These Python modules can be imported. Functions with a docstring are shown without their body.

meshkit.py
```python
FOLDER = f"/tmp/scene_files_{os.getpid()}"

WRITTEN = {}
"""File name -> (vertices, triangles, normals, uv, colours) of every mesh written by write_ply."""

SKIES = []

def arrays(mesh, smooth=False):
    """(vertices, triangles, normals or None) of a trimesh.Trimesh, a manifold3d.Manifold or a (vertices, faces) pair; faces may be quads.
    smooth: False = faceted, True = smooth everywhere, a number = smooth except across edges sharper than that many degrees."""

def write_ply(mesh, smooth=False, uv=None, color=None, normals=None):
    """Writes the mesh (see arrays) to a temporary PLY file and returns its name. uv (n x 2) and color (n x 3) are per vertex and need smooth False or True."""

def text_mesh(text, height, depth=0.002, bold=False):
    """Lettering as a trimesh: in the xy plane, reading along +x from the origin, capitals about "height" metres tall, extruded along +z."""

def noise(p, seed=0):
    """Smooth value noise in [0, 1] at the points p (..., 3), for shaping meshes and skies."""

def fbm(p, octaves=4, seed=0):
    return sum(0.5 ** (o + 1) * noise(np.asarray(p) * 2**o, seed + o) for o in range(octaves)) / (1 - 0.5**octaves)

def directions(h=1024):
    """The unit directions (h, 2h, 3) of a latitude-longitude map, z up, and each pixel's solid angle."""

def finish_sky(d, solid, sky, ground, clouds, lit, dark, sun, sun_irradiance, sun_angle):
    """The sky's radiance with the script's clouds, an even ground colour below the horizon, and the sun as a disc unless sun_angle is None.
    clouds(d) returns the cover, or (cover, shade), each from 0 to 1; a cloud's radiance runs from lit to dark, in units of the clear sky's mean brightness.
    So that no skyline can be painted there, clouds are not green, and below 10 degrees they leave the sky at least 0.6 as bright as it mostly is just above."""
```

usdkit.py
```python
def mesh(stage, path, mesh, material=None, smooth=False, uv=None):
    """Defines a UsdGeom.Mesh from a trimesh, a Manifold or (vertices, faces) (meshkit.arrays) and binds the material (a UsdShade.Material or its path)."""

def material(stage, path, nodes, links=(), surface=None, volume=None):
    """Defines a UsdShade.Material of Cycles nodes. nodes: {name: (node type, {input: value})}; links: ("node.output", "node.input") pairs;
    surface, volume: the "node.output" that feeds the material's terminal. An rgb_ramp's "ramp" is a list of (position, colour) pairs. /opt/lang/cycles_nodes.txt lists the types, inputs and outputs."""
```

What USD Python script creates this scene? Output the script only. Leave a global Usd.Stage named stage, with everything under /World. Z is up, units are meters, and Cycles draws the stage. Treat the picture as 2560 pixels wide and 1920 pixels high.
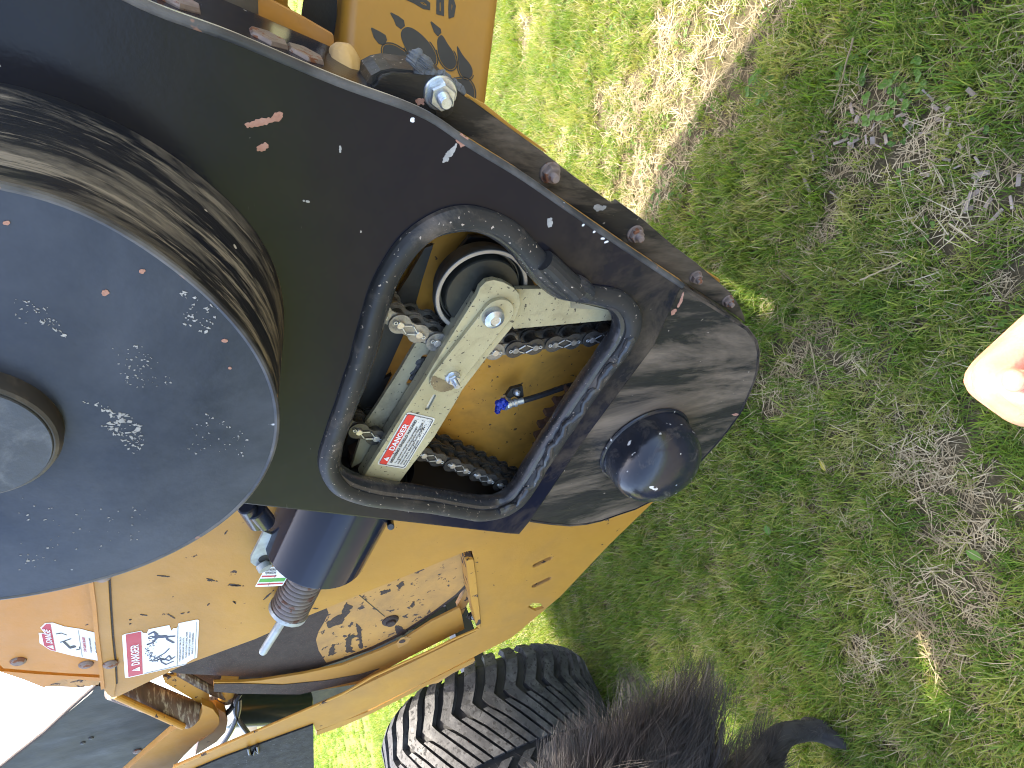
import math
import numpy as np
import trimesh
import manifold3d as m3
import shapely
from shapely.geometry import Polygon, Point, LineString, box as sbox
from shapely.ops import unary_union
import usdkit
import meshkit
from pxr import Usd, UsdGeom, UsdLux, UsdShade, Gf, Sdf, Vt

stage = Usd.Stage.CreateInMemory()
UsdGeom.SetStageUpAxis(stage, "Z")
UsdGeom.SetStageMetersPerUnit(stage, 1.0)
stage.DefinePrim("/World", "Xform")
stage.DefinePrim("/World/Looks", "Scope")

# ------------------------------------------------------------------ camera, sky, sun, exposure
EYE = 1.30                     # height of the lens above the lawn
FPX = 1600.0                   # focal length in pixels of the 2560 pixel wide picture
EXPOSURE = 2.65
SUN_TO = np.array([-0.20, 0.90, 1.80]); SUN_TO /= np.linalg.norm(SUN_TO)
SKY_STRENGTH, SUN_INTENSITY = 0.15, 0.64

# the phone was held on its side: the world's up is the picture's left
_Y = np.array([400.0 - 1280, -600.0 - 960, FPX]); _Y /= np.linalg.norm(_Y)
_Z = np.cross(_Y, np.array([640.0 - 1280, 1830.0 - 960, FPX])); _Z /= np.linalg.norm(_Z)
if _Z[0] > 0:
    _Z = -_Z
_X = np.cross(_Y, _Z)
ROT = np.array([_X, _Y, _Z])
cam = UsdGeom.Camera.Define(stage, "/World/camera")
r, u, b = ROT @ [1, 0, 0], ROT @ [0, -1, 0], ROT @ [0, 0, -1]
cam.AddTransformOp().Set(Gf.Matrix4d(*r, 0, *u, 0, *b, 0, 0, 0, EYE, 1))
cam.CreateHorizontalApertureAttr(36.0)
cam.CreateVerticalApertureAttr(27.0)
cam.CreateFocalLengthAttr(36.0 * FPX / 2560)
cam.CreateFStopAttr(0.0)
cam.CreateExposureAttr(EXPOSURE)
cam.CreateClippingRangeAttr(Gf.Vec2f(0.02, 2000))

sky = UsdLux.DomeLight.Define(stage, "/World/sky")
sky.GetPrim().SetCustomDataByKey("kind", "structure")
sun = UsdLux.DistantLight.Define(stage, "/World/sun")
sun.CreateNormalizeAttr(True); sun.CreateIntensityAttr(SUN_INTENSITY); sun.CreateAngleAttr(0.53)
sun.CreateColorAttr(Gf.Vec3f(1.0, 0.91, 0.75))
_z = SUN_TO; _x = np.cross([0, 1, 0], _z); _x /= np.linalg.norm(_x); _y = np.cross(_z, _x)
sun.AddTransformOp().Set(Gf.Matrix4d(*_x, 0, *_y, 0, *_z, 0, 0, 0, 10, 1))
skymat = usdkit.material(stage, "/World/Looks/sky_look", {
    "s": ("sky_texture", {"sky_type": "single_scattering", "aerosol_density": 4.0, "air_density": 0.8, "ozone_density": 0.3, "sun_disc": False, "sun_elevation": math.asin(SUN_TO[2]), "sun_rotation": math.atan2(SUN_TO[0], SUN_TO[1])}),
    "b": ("background_shader", {"strength": SKY_STRENGTH})}, [("s.color", "b.color")], surface="b.background")
UsdShade.MaterialBindingAPI.Apply(sky.GetPrim()).Bind(skymat)

RNG = np.random.default_rng(11)

# ------------------------------------------------------------------ helpers: places
def ray(px, py):
    return ROT @ np.array([px - 1280.0, py - 960.0, FPX])

def un(px, py, Y):
    """the point of the vertical plane at depth Y that is seen at a place of the photograph"""
    d = ray(px, py)
    return d * (Y / d[1]) + [0, 0, EYE]

def gr(px, py, z=0.0):
    d = ray(px, py)
    return d * ((z - EYE) / d[2]) + [0, 0, EYE]

def on_plane(px, py, O, n):
    d = ray(px, py); e = np.array([0, 0, EYE])
    return e + d * (((O - e) @ n) / (d @ n))

def zoom(ox, oy, s):
    return lambda pts: [(ox + s * x, oy + s * y) for x, y in pts]

z2 = zoom(560, 0, 720 / 1866); z3 = zoom(780, 480, 860 / 1659); z4 = zoom(0, 1240, 640 / 1561)
z5 = zoom(560, 1220, 720 / 1706); z8 = zoom(1300, 500, 700 / 1382); zb = zoom(360, 0, 560 / 2212)
z6 = zoom(940, 700, 340 / 1763); zf = zoom(1000, 80, 700 / 2074); zs = zoom(860, 1400, 400 / 2212)
zl = zoom(200, 1640, 620 / 2212); zt = zoom(560, 1220, 440 / 1738); zg = zoom(40, 1520, 500 / 2212)
zd = zoom(0, 300, 720 / 995)

def xz(pts, Y):
    return [(p[0], p[2]) for p in (un(x, y, Y) for x, y in pts)]

def poly(pts, Y):
    g = Polygon(xz(pts, Y))
    return g if g.is_valid else g.buffer(0)

def smooth_loop(pts, n=160, closed=True, k=0):
    from scipy.interpolate import splprep, splev
    p = np.array(pts, float)
    if closed:
        p = np.vstack([p, p[:1]])
    tck, _ = splprep(p.T, s=k, per=closed, k=3)
    t = np.linspace(0, 1, n, endpoint=not closed)
    return np.array(splev(t, tck)).T

# ------------------------------------------------------------------ helpers: prims
_used = {}
def numbered(parent, name):
    k = (parent, name); c = _used.get(k, 0); _used[k] = c + 1
    return f"{parent}/{name}" if c == 0 else f"{parent}/{name}_{c:03d}"

def meta(prim, **kw):
    p = prim.GetPrim() if hasattr(prim, "GetPrim") else stage.GetPrimAtPath(prim)
    for k, v in kw.items():
        if v:
            p.SetCustomDataByKey(k, v)

def thing(name, label, category, group=None, kind=None, loc=None):
    path = numbered("/World", name)
    x = UsdGeom.Xform.Define(stage, path)
    if loc is not None:
        x.AddTranslateOp().Set(Gf.Vec3d(*map(float, loc)))
    meta(x, label=label, category=category, group=group, kind=kind)
    return path

def part(parent, name, mesh, material, smooth=24, label=None, kind=None, uv=None):
    path = numbered(parent, name)
    if isinstance(mesh, trimesh.Trimesh) and mesh.metadata.get("flat"):
        smooth = False
    m = usdkit.mesh(stage, path, mesh, material, smooth=smooth, uv=uv)
    meta(m, label=label, kind=kind)
    return path

def group_part(parent, name, label=None):
    path = numbered(parent, name)
    x = UsdGeom.Xform.Define(stage, path); meta(x, label=label)
    return path

cat = trimesh.util.concatenate

# ------------------------------------------------------------------ helpers: shapes
def swap(mesh, Y):
    """an extrusion made in (x, z, depth) stood up at depth Y"""
    v = np.array(mesh.vertices)
    w = np.c_[v[:, 0], Y + v[:, 2], v[:, 1]]
    return trimesh.Trimesh(w, np.array(mesh.faces)[:, ::-1], process=False)

def slab(g, Y, th):
    """a sheet with the outline g (x, z), its front at Y, going back by th"""
    gs = [p for p in getattr(g, "geoms", [g]) if p.area > 1e-9]
    m = cat([swap(trimesh.creation.extrude_polygon(shapely.geometry.polygon.orient(p), th, engine="earcut"), Y) for p in gs])
    m.metadata["flat"] = True
    return m

def bevel_slab(g, Y, th, r=0.003):
    """a thicker sheet; its look rounds the edges"""
    return slab(g, Y, th)

def frame_of(axis):
    a = np.asarray(axis, float); a = a / np.linalg.norm(a)
    t = np.array([0, 0, 1.0]) if abs(a[2]) < 0.9 else np.array([1.0, 0, 0])
    e = np.cross(t, a); e /= np.linalg.norm(e)
    return e, np.cross(a, e), a

def lathe(profile, origin, axis, n=48, closed_ends=True):
    """profile of (distance along the axis, radius)"""
    e, f, a = frame_of(axis); o = np.asarray(origin, float)
    pr = np.array(profile, float); k = len(pr)
    t = np.linspace(0, 2 * np.pi, n, endpoint=False)
    ring = np.cos(t)[:, None] * e + np.sin(t)[:, None] * f
    v = (o + pr[:, None, 0, None] * a + pr[:, None, 1, None] * ring[None]).reshape(-1, 3)
    fs = []
    for i in range(k - 1):
        for j in range(n):
            q = (j + 1) % n
            fs += [(i * n + j, i * n + q, (i + 1) * n + q), (i * n + j, (i + 1) * n + q, (i + 1) * n + j)]
    vs = list(v)
    if closed_ends:
        for i, flip in ((0, True), (k - 1, False)):
            if pr[i, 1] > 1e-7:
                c = len(vs); vs.append(o + pr[i, 0] * a)
                for j in range(n):
                    q = (j + 1) % n
                    fs.append((c, i * n + q, i * n + j) if flip else (c, i * n + j, i * n + q))
    return trimesh.Trimesh(np.array(vs), np.array(fs), process=False)

def cyl(p0, p1, r0, r1=None, n=24, bevel=0.0):
    p0, p1 = np.asarray(p0, float), np.asarray(p1, float)
    L = np.linalg.norm(p1 - p0); r1 = r0 if r1 is None else r1
    pr = [(0, r0), (L, r1)] if not bevel else [(0, r0 - bevel), (bevel, r0), (L - bevel, r1), (L, r1 - bevel)]
    return lathe(pr, p0, p1 - p0, n)

def sweep(path, radii, n=10, closed=False, squash=None, up=None):
    """a tube along a path; radii a number or one per point"""
    p = np.asarray(path, float); k = len(p)
    rr = np.broadcast_to(np.asarray(radii, float), (k,))
    tan = (np.roll(p, -1, 0) - np.roll(p, 1, 0)) if closed else np.gradient(p, axis=0)
    tan /= np.linalg.norm(tan, axis=1, keepdims=True)
    nrm = np.array([0, -1.0, 0]) if up is None else np.asarray(up, float)
    vs = []
    for i in range(k):
        s = np.cross(tan[i], nrm)
        if np.linalg.norm(s) < 1e-3:
            s = np.cross(tan[i], [0.3, 0.2, 0.9])
        s /= np.linalg.norm(s); w = np.cross(s, tan[i])
        a = np.linspace(0, 2 * np.pi, n, endpoint=False)
        q = 1.0 if squash is None else squash
        vs.append(p[i] + rr[i] * (np.cos(a)[:, None] * s + q * np.sin(a)[:, None] * w))
    v = np.vstack(vs); f = []
    for i in range(k if closed else k - 1):
        i2 = (i + 1) % k
        for j in range(n):
            j2 = (j + 1) % n
            f += [(i * n + j, i * n + j2, i2 * n + j2), (i * n + j, i2 * n + j2, i2 * n + j)]
    if not closed:
        for i in (0, k - 1):
            c = len(v); v = np.vstack([v, p[i]])
            for j in range(n):
                j2 = (j + 1) % n
                f.append((c, i * n + j2, i * n + j) if i == 0 else (c, i * n + j, i * n + j2))
    m = trimesh.Trimesh(v, np.array(f), process=False)
    return m

def fix(m):
    m = trimesh.Trimesh(m.vertices, m.faces, process=True)
    trimesh.repair.fix_normals(m)
    return m

def boxm(c, s, R=None):
    m = trimesh.creation.box(s)
    if R is not None:
        T = np.eye(4); T[:3, :3] = R; m.apply_transform(T)
    m.apply_translation(c)
    return m

def hexprism(origin, axis, r, h, rot=0.0):
    e, f, a = frame_of(axis); o = np.asarray(origin, float)
    vs = []
    for hh, rr in ((0, r), (h * 0.8, r), (h, r * 0.9)):
        for i in range(6):
            t = rot + i * np.pi / 3
            vs.append(o + hh * a + rr * (math.cos(t) * e + math.sin(t) * f))
    return fix(trimesh.Trimesh(np.array(vs), trimesh.convex.convex_hull(np.array(vs)).faces, process=False)) if False else trimesh.convex.convex_hull(np.array(vs))

def bolt_with_nut(parent, origin, axis, s, mats, name="flange_bolt", label=None, stud=1.0, tilt=0.0):
    """washer, nut and the stud end that sticks out of it; s = washer radius"""
    o = np.asarray(origin, float); a = np.asarray(axis, float); a = a / np.linalg.norm(a)
    w = part(parent, name, lathe([(0, s), (0.12 * s, s), (0.2 * s, s * 0.94), (0.2 * s, 0.3 * s)], o, a, 28), mats[0], label=label)
    part(w, "nut", hexprism(o + a * 0.2 * s, a, s * 0.82, s * 0.62, rot=tilt), mats[1], smooth=False)
    L = s * (0.75 + 0.75 * stud)
    prof = [(0.7 * s, 0.40 * s)]
    k = 7
    for i in range(k):
        t0 = 0.8 * s + (L - 0.8 * s) * i / k; t1 = 0.8 * s + (L - 0.8 * s) * (i + 0.5) / k
        prof += [(t0, 0.41 * s), (t1, 0.36 * s)]
    prof += [(L, 0.36 * s), (L + 0.05 * s, 0.30 * s)]
    part(w, "stud", lathe(prof, o, a, 20), mats[2])
    return w

# ------------------------------------------------------------------ helpers: looks
def C(*c):
    return tuple(float(x) for x in c)

def look(name, base, base2=None, scale=6.0, rough=(0.35, 0.5), metallic=0.0, chip=None, chip_scale=40.0, chip_at=0.68, chip_soft=0.015,
         dust=None, dust_scale=7.0, dust_at=(0.52, 0.75), dust_amt=0.7, stretch=(1, 1, 1), bump=0.0, bump_scale=300.0, dent=0.0, bevel=0.0,
         coat=0.0, spec=0.5, speck=None, speck_scale=160.0, speck_at=0.74, scratch=None, scratch_dir=(4, 4, 120), scratch_at=0.70, coat_rough=0.06, dust_grad=None):
    n, l = {}, []
    n["g"] = ("geometry", {})
    n["map"] = ("mapping", {"scale": C(*stretch)}); l.append(("g.position", "map.vector"))
    n["n1"] = ("noise_texture", {"scale": scale, "detail": 6.0, "roughness": 0.62}); l.append(("map.vector", "n1.vector"))
    n["r1"] = ("rgb_ramp", {"ramp": [(0.3, base), (0.7, base2 or base)]}); l.append(("n1.fac", "r1.fac"))
    col = "r1.color"
    n["p"] = ("principled_bsdf", {"metallic": metallic, "specular_ior_level": spec, "coat_weight": coat, "coat_roughness": coat_rough})
    n["rr"] = ("map_range", {"from_min": 0.3, "from_max": 0.7, "to_min": rough[0], "to_max": rough[1], "clamp": True})
    n["n2"] = ("noise_texture", {"scale": scale * 2.7, "detail": 8.0, "roughness": 0.7, "distortion": 0.6}); l.append(("map.vector", "n2.vector")); l.append(("n2.fac", "rr.value"))
    ro = "rr.result"
    def layer(tag, fac, colour, r=None, amt=1.0):
        nonlocal col, ro
        n["m" + tag] = ("mix", {"color2": C(*colour)}); l.append((fac, f"m{tag}.fac")); l.append((col, f"m{tag}.color1"))
        col = f"m{tag}.color"
        if r is not None:
            n["x" + tag] = ("mix_float", {"b": r}); l.append((fac, f"x{tag}.fac")); l.append((ro, f"x{tag}.a")); ro = f"x{tag}.result"
    def thresh(tag, src, lo, hi, top=1.0):
        n["t" + tag] = ("map_range", {"from_min": lo, "from_max": hi, "to_min": 0.0, "to_max": top, "clamp": True}); l.append((src, f"t{tag}.value"))
        return f"t{tag}.result"
    if dust:
        n["nd"] = ("noise_texture", {"scale": dust_scale, "detail": 9.0, "roughness": 0.68, "distortion": 0.4}); l.append(("map.vector", "nd.vector"))
        fd = thresh("d", "nd.fac", dust_at[0], dust_at[1], dust_amt)
        if dust_grad:                                  # more dirt thrown up on the lower part of the sheet
            n["sx"] = ("separate_xyz", {}); l.append(("g.position", "sx.vector"))
            n["gz"] = ("map_range", {"from_min": dust_grad[0], "from_max": dust_grad[1], "to_min": 0.05, "to_max": 1.5, "clamp": True}); l.append(("sx.z", "gz.value"))
            n["gm"] = ("math", {"math_type": "multiply", "use_clamp": True}); l += [(fd, "gm.value1"), ("gz.result", "gm.value2")]; fd = "gm.value"
        layer("d", fd, dust, 0.7)
    if scratch:
        n["mp_s"] = ("mapping", {"scale": C(*scratch_dir), "rotation": (0.3, 0.2, 0.5)}); l.append(("g.position", "mp_s.vector"))
        n["ns"] = ("noise_texture", {"scale": 3.0, "detail": 7.0, "roughness": 0.75}); l.append(("mp_s.vector", "ns.vector"))
        layer("s", thresh("s", "ns.fac", scratch_at, scratch_at + 0.06, 0.8), scratch, 0.7)
    if speck:
        n["np"] = ("noise_texture", {"scale": speck_scale, "detail": 2.0, "roughness": 0.5}); l.append(("g.position", "np.vector"))
        layer("p", thresh("p", "np.fac", speck_at, speck_at + 0.02, 0.9), speck, 0.8)
    if chip:
        n["nc"] = ("noise_texture", {"scale": chip_scale, "detail": 5.0, "roughness": 0.6, "distortion": 0.3}); l.append(("map.vector", "nc.vector"))
        layer("c", thresh("c", "nc.fac", chip_at, chip_at + chip_soft), chip, 0.85)
    l += [(col, "p.base_color"), (ro, "p.roughness")]
    nrm = None
    if bevel:
        n["bv"] = ("bevel", {"radius": bevel, "samples": 6}); nrm = "bv.bevel"
    if dent:
        n["nb0"] = ("noise_texture", {"scale": 9.0, "detail": 2.0}); l.append(("g.position", "nb0.vector"))
        n["b0"] = ("bump", {"strength": 1.0, "distance": dent}); l.append(("nb0.fac", "b0.height"))
        if nrm: l.append((nrm, "b0.normal"))
        nrm = "b0.normal"
    if bump:
        n["nb"] = ("noise_texture", {"scale": bump_scale, "detail": 6.0, "roughness": 0.65}); l.append(("map.vector", "nb.vector"))
        n["b1"] = ("bump", {"strength": 1.0, "distance": bump}); l.append(("nb.fac", "b1.height"))
        if nrm: l.append((nrm, "b1.normal"))
        nrm = "b1.normal"
    if nrm:
        l.append((nrm, "p.normal"))
        if coat:
            l.append((nrm, "p.coat_normal"))
    return usdkit.material(stage, f"/World/Looks/{name}", n, l, surface="p.BSDF")

RUST = C(0.20, 0.085, 0.045); RUST_DARK = C(0.045, 0.026, 0.022); YEL = C(0.47, 0.235, 0.034); YEL2 = C(0.40, 0.195, 0.03)
M = {}
M["black_paint"] = look("black_paint", C(0.0048, 0.0055, 0.0105), C(0.0070, 0.0066, 0.0082), scale=2.0, rough=(0.07, 0.22), spec=0.20, dust=C(0.16, 0.12, 0.085), dust_scale=8, dust_at=(0.45, 0.68), dust_amt=0.42, dust_grad=(0.95, 0.68),
    speck=C(0.40, 0.36, 0.32), speck_scale=110, speck_at=0.775, chip=RUST, chip_scale=11, chip_at=0.80, bump=0.00012, bump_scale=200, dent=0.0018, bevel=0.003, scratch=C(0.13, 0.125, 0.12), scratch_dir=(7, 4, 110), scratch_at=0.69)
M["black_dusty"] = look("black_dusty", C(0.008, 0.008, 0.008), C(0.014, 0.013, 0.012), scale=6, rough=(0.22, 0.45), spec=0.32, dust=C(0.19, 0.145, 0.105), dust_scale=5, dust_at=(0.48, 0.64), dust_amt=0.8, stretch=(2.4, 1, 0.5),
    speck=C(0.40, 0.33, 0.27), speck_scale=120, speck_at=0.735, chip=RUST, chip_scale=14, chip_at=0.79, bump=0.0004, bump_scale=120, dent=0.004, bevel=0.003, scratch=C(0.3, 0.27, 0.23), scratch_dir=(30, 4, 5), scratch_at=0.76)
M["black_scuffed"] = look("black_scuffed", C(0.006, 0.007, 0.010), C(0.015, 0.014, 0.014), scale=5, rough=(0.25, 0.5), spec=0.3, dust=C(0.27, 0.23, 0.18), dust_scale=6, dust_at=(0.47, 0.64), dust_amt=0.6, stretch=(1.1, 7.0, 1.1), scratch=C(0.26, 0.22, 0.17), scratch_dir=(2.2, 34, 2.2), scratch_at=0.53,
    speck=C(0.5, 0.45, 0.38), speck_scale=55, speck_at=0.76, chip=C(0.36, 0.17, 0.10), chip_scale=5, chip_at=0.745, bump=0.0003, bump_scale=60, bevel=0.002)
M["blue_black"] = look("drum_face_paint", C(0.009, 0.013, 0.024), C(0.021, 0.025, 0.036), scale=2.0, rough=(0.17, 0.36), spec=0.25, dust=C(0.13, 0.14, 0.165), dust_scale=3.4, dust_at=(0.47, 0.72), dust_amt=0.28,
    speck=C(0.55, 0.56, 0.58), speck_scale=46, speck_at=0.75, chip=C(0.33, 0.16, 0.09), chip_scale=13, chip_at=0.84, bump=0.0003, bump_scale=90, dent=0.002, bevel=0.002, scratch=C(0.22, 0.23, 0.25), scratch_dir=(5, 4, 60), scratch_at=0.73)
M["dome_paint"] = look("dome_paint", C(0.007, 0.008, 0.012), C(0.011, 0.012, 0.016), scale=8, rough=(0.12, 0.24), spec=0.42, speck=C(0.55, 0.52, 0.47), speck_scale=62, speck_at=0.70, dust=C(0.2, 0.16, 0.12), dust_scale=14, dust_at=(0.58, 0.8), dust_amt=0.5, bump=0.0004, bump_scale=90, coat=0.2, coat_rough=0.12)
M["gloss_black"] = look("gloss_black", C(0.007, 0.009, 0.016), C(0.009, 0.011, 0.018), rough=(0.05, 0.11), spec=0.20, speck=C(0.3, 0.15, 0.1), speck_scale=100, speck_at=0.80, bump=0.0001, bump_scale=90, bevel=0.002)
M["yellow"] = look("yellow_paint", C(0.42, 0.205, 0.028), C(0.35, 0.168, 0.025), scale=3, rough=(0.36, 0.52), dust=C(0.27, 0.15, 0.045), dust_scale=3.5, dust_at=(0.46, 0.72), dust_amt=0.6, chip=RUST_DARK, chip_scale=46, chip_at=0.705, bump=0.0004, bump_scale=110, bevel=0.002, dent=0.003,
    scratch=C(0.20, 0.11, 0.05), scratch_dir=(4, 4, 50), scratch_at=0.735, speck=C(0.12, 0.06, 0.03), speck_scale=130, speck_at=0.775)
M["yellow_worn"] = look("yellow_worn", C(0.46, 0.25, 0.07), C(0.38, 0.2, 0.06), scale=5, rough=(0.4, 0.6), chip=C(0.05, 0.035, 0.032), chip_scale=42, chip_at=0.60, dust=C(0.22, 0.13, 0.06), dust_scale=12, dust_at=(0.45, 0.7), dust_amt=0.6, bump=0.0004, bump_scale=200)
M["yellow_edge"] = look("yellow_chipped_edge", YEL, YEL2, scale=5, rough=(0.4, 0.6), chip=RUST_DARK, chip_scale=30, chip_at=0.60, bump=0.0003, bump_scale=200)
M["yellow_inner"] = look("yellow_oily", C(0.56, 0.29, 0.05), C(0.42, 0.2, 0.035), scale=6, rough=(0.22, 0.45), dust=C(0.16, 0.085, 0.02), dust_scale=8, dust_at=(0.45, 0.72), dust_amt=0.75, speck=C(0.03, 0.02, 0.015), speck_scale=110, speck_at=0.70, bump=0.0003, bump_scale=150)
M["orange_lit"] = look("sunlit_orange_paint", C(0.48, 0.205, 0.026), C(0.41, 0.17, 0.024), scale=4, rough=(0.4, 0.6), dust=C(0.40, 0.22, 0.10), dust_scale=5, dust_at=(0.47, 0.68), dust_amt=0.7, chip=RUST_DARK, chip_scale=40, chip_at=0.70, bump=0.0004, bump_scale=120, dent=0.003)  # yellow paint with the hood's sunlit orange put into the colour
M["cream_plate"] = look("zinc_cream", C(0.46, 0.405, 0.245), C(0.31, 0.27, 0.155), scale=7, rough=(0.30, 0.5), metallic=0.25, dust=C(0.16, 0.125, 0.065), dust_scale=16, dust_at=(0.50, 0.70), dust_amt=0.65, speck=C(0.06, 0.045, 0.03), speck_scale=190, speck_at=0.655, bump=0.0004, bump_scale=200, bevel=0.0015, scratch=C(0.16, 0.13, 0.08), scratch_dir=(40, 4, 6), scratch_at=0.72)
M["cream_dark"] = look("zinc_grimy", C(0.34, 0.31, 0.21), C(0.22, 0.2, 0.14), scale=9, rough=(0.35, 0.6), metallic=0.3, dust=C(0.06, 0.05, 0.035), dust_scale=9, dust_at=(0.42, 0.7), dust_amt=0.8, speck=C(0.03, 0.03, 0.02), speck_scale=190, speck_at=0.68, bump=0.0002, bump_scale=300)
M["zinc"] = look("zinc", C(0.62, 0.64, 0.66), C(0.45, 0.47, 0.48), scale=30, rough=(0.22, 0.4), metallic=0.9, dust=C(0.15, 0.13, 0.1), dust_scale=60, dust_at=(0.55, 0.7), dust_amt=0.6, bump=0.0001)
M["zinc_dull"] = look("zinc_dull", C(0.42, 0.45, 0.45), C(0.3, 0.33, 0.33), scale=14, rough=(0.4, 0.6), metallic=0.55, dust=C(0.2, 0.2, 0.17), dust_scale=25, dust_at=(0.5, 0.7), bump=0.0002)
M["rusty_bolt"] = look("rusty_bolt", C(0.15, 0.11, 0.09), C(0.26, 0.2, 0.17), scale=60, rough=(0.5, 0.75), metallic=0.3, chip=C(0.2, 0.08, 0.04), chip_scale=90, chip_at=0.56, bump=0.0004, bump_scale=260)
M["rust"] = look("rust", C(0.042, 0.028, 0.023), C(0.028, 0.019, 0.016), scale=14, rough=(0.6, 0.8), metallic=0.1, speck=C(0.10, 0.06, 0.045), speck_scale=300, speck_at=0.62, bump=0.0006, bump_scale=420)
M["rust_pink"] = look("rust_pink", C(0.42, 0.24, 0.18), C(0.3, 0.13, 0.08), scale=90, rough=(0.8, 0.9), bump=0.0006, bump_scale=400)
M["scuff"] = look("pale_scuff", C(0.4, 0.38, 0.35), C(0.2, 0.19, 0.18), scale=60, rough=(0.7, 0.9))
M["rusty_roller"] = look("rusty_roller", C(0.14, 0.085, 0.055), C(0.05, 0.032, 0.025), scale=12, rough=(0.5, 0.8), stretch=(1, 1, 5), dust=C(0.42, 0.38, 0.3), dust_scale=26, dust_at=(0.5, 0.62), dust_amt=0.8, bump=0.0008, bump_scale=120)
M["steel_chain"] = look("chain_steel", C(0.33, 0.31, 0.28), C(0.22, 0.205, 0.185), scale=40, rough=(0.28, 0.5), metallic=0.75, dust=C(0.06, 0.05, 0.035), dust_scale=50, dust_at=(0.45, 0.65), dust_amt=0.7, bump=0.0001, bevel=0.0008)
M["chain_greasy"] = look("chain_greasy", C(0.07, 0.066, 0.06), C(0.035, 0.033, 0.03), scale=30, rough=(0.16, 0.35), metallic=0.6, dust=C(0.10, 0.07, 0.04), dust_scale=40, dust_at=(0.5, 0.7), dust_amt=0.5, bump=0.0003, bump_scale=200, bevel=0.0008)
M["pin_steel"] = look("pin_steel", C(0.62, 0.58, 0.52), C(0.45, 0.42, 0.38), scale=60, rough=(0.25, 0.4), metallic=0.85)
M["idler_steel"] = look("idler_steel", C(0.10, 0.098, 0.09), C(0.06, 0.06, 0.057), scale=10, rough=(0.3, 0.5), metallic=0.6, dust=C(0.05, 0.05, 0.035), dust_scale=14, dust_at=(0.45, 0.7), dust_amt=0.7, bump=0.0002, bevel=0.001)
M["idler_rim"] = look("idler_rim", C(0.42, 0.38, 0.33), C(0.3, 0.27, 0.24), scale=25, rough=(0.3, 0.5), metallic=0.6, bump=0.0002)
M["hub_grey"] = look("hub_grey", C(0.024, 0.026, 0.029), C(0.042, 0.045, 0.049), scale=9, rough=(0.4, 0.6), dust=C(0.16, 0.165, 0.17), dust_scale=30, dust_at=(0.5, 0.7), dust_amt=0.5, bump=0.0005, bump_scale=120)
M["hub_ring"] = look("hub_ring", C(0.02, 0.018, 0.016), C(0.05, 0.043, 0.036), scale=14, rough=(0.4, 0.6), dust=C(0.14, 0.11, 0.08), dust_scale=20, dust_at=(0.48, 0.7), dust_amt=0.6)
M["rust_stain"] = look("rust_stain", C(0.22, 0.16, 0.075), C(0.10, 0.065, 0.035), scale=30, rough=(0.4, 0.6), chip=C(0.50, 0.44, 0.24), chip_scale=70, chip_at=0.60, speck=C(0.04, 0.03, 0.02), speck_scale=150, speck_at=0.64)
M["spring_steel"] = look("spring_steel", C(0.085, 0.072, 0.064), C(0.15, 0.125, 0.115), scale=30, rough=(0.35, 0.6), metallic=0.4, chip=C(0.12, 0.062, 0.042), chip_scale=45, chip_at=0.60, bump=0.0003)
M["worn_edge"] = look("worn_edge", C(0.015, 0.015, 0.018), C(0.03, 0.03, 0.03), scale=30, rough=(0.3, 0.5), chip=C(0.13, 0.12, 0.11), chip_scale=14, chip_at=0.40, chip_soft=0.30, speck=C(0.3, 0.14, 0.08), speck_scale=60, speck_at=0.68)
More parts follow.
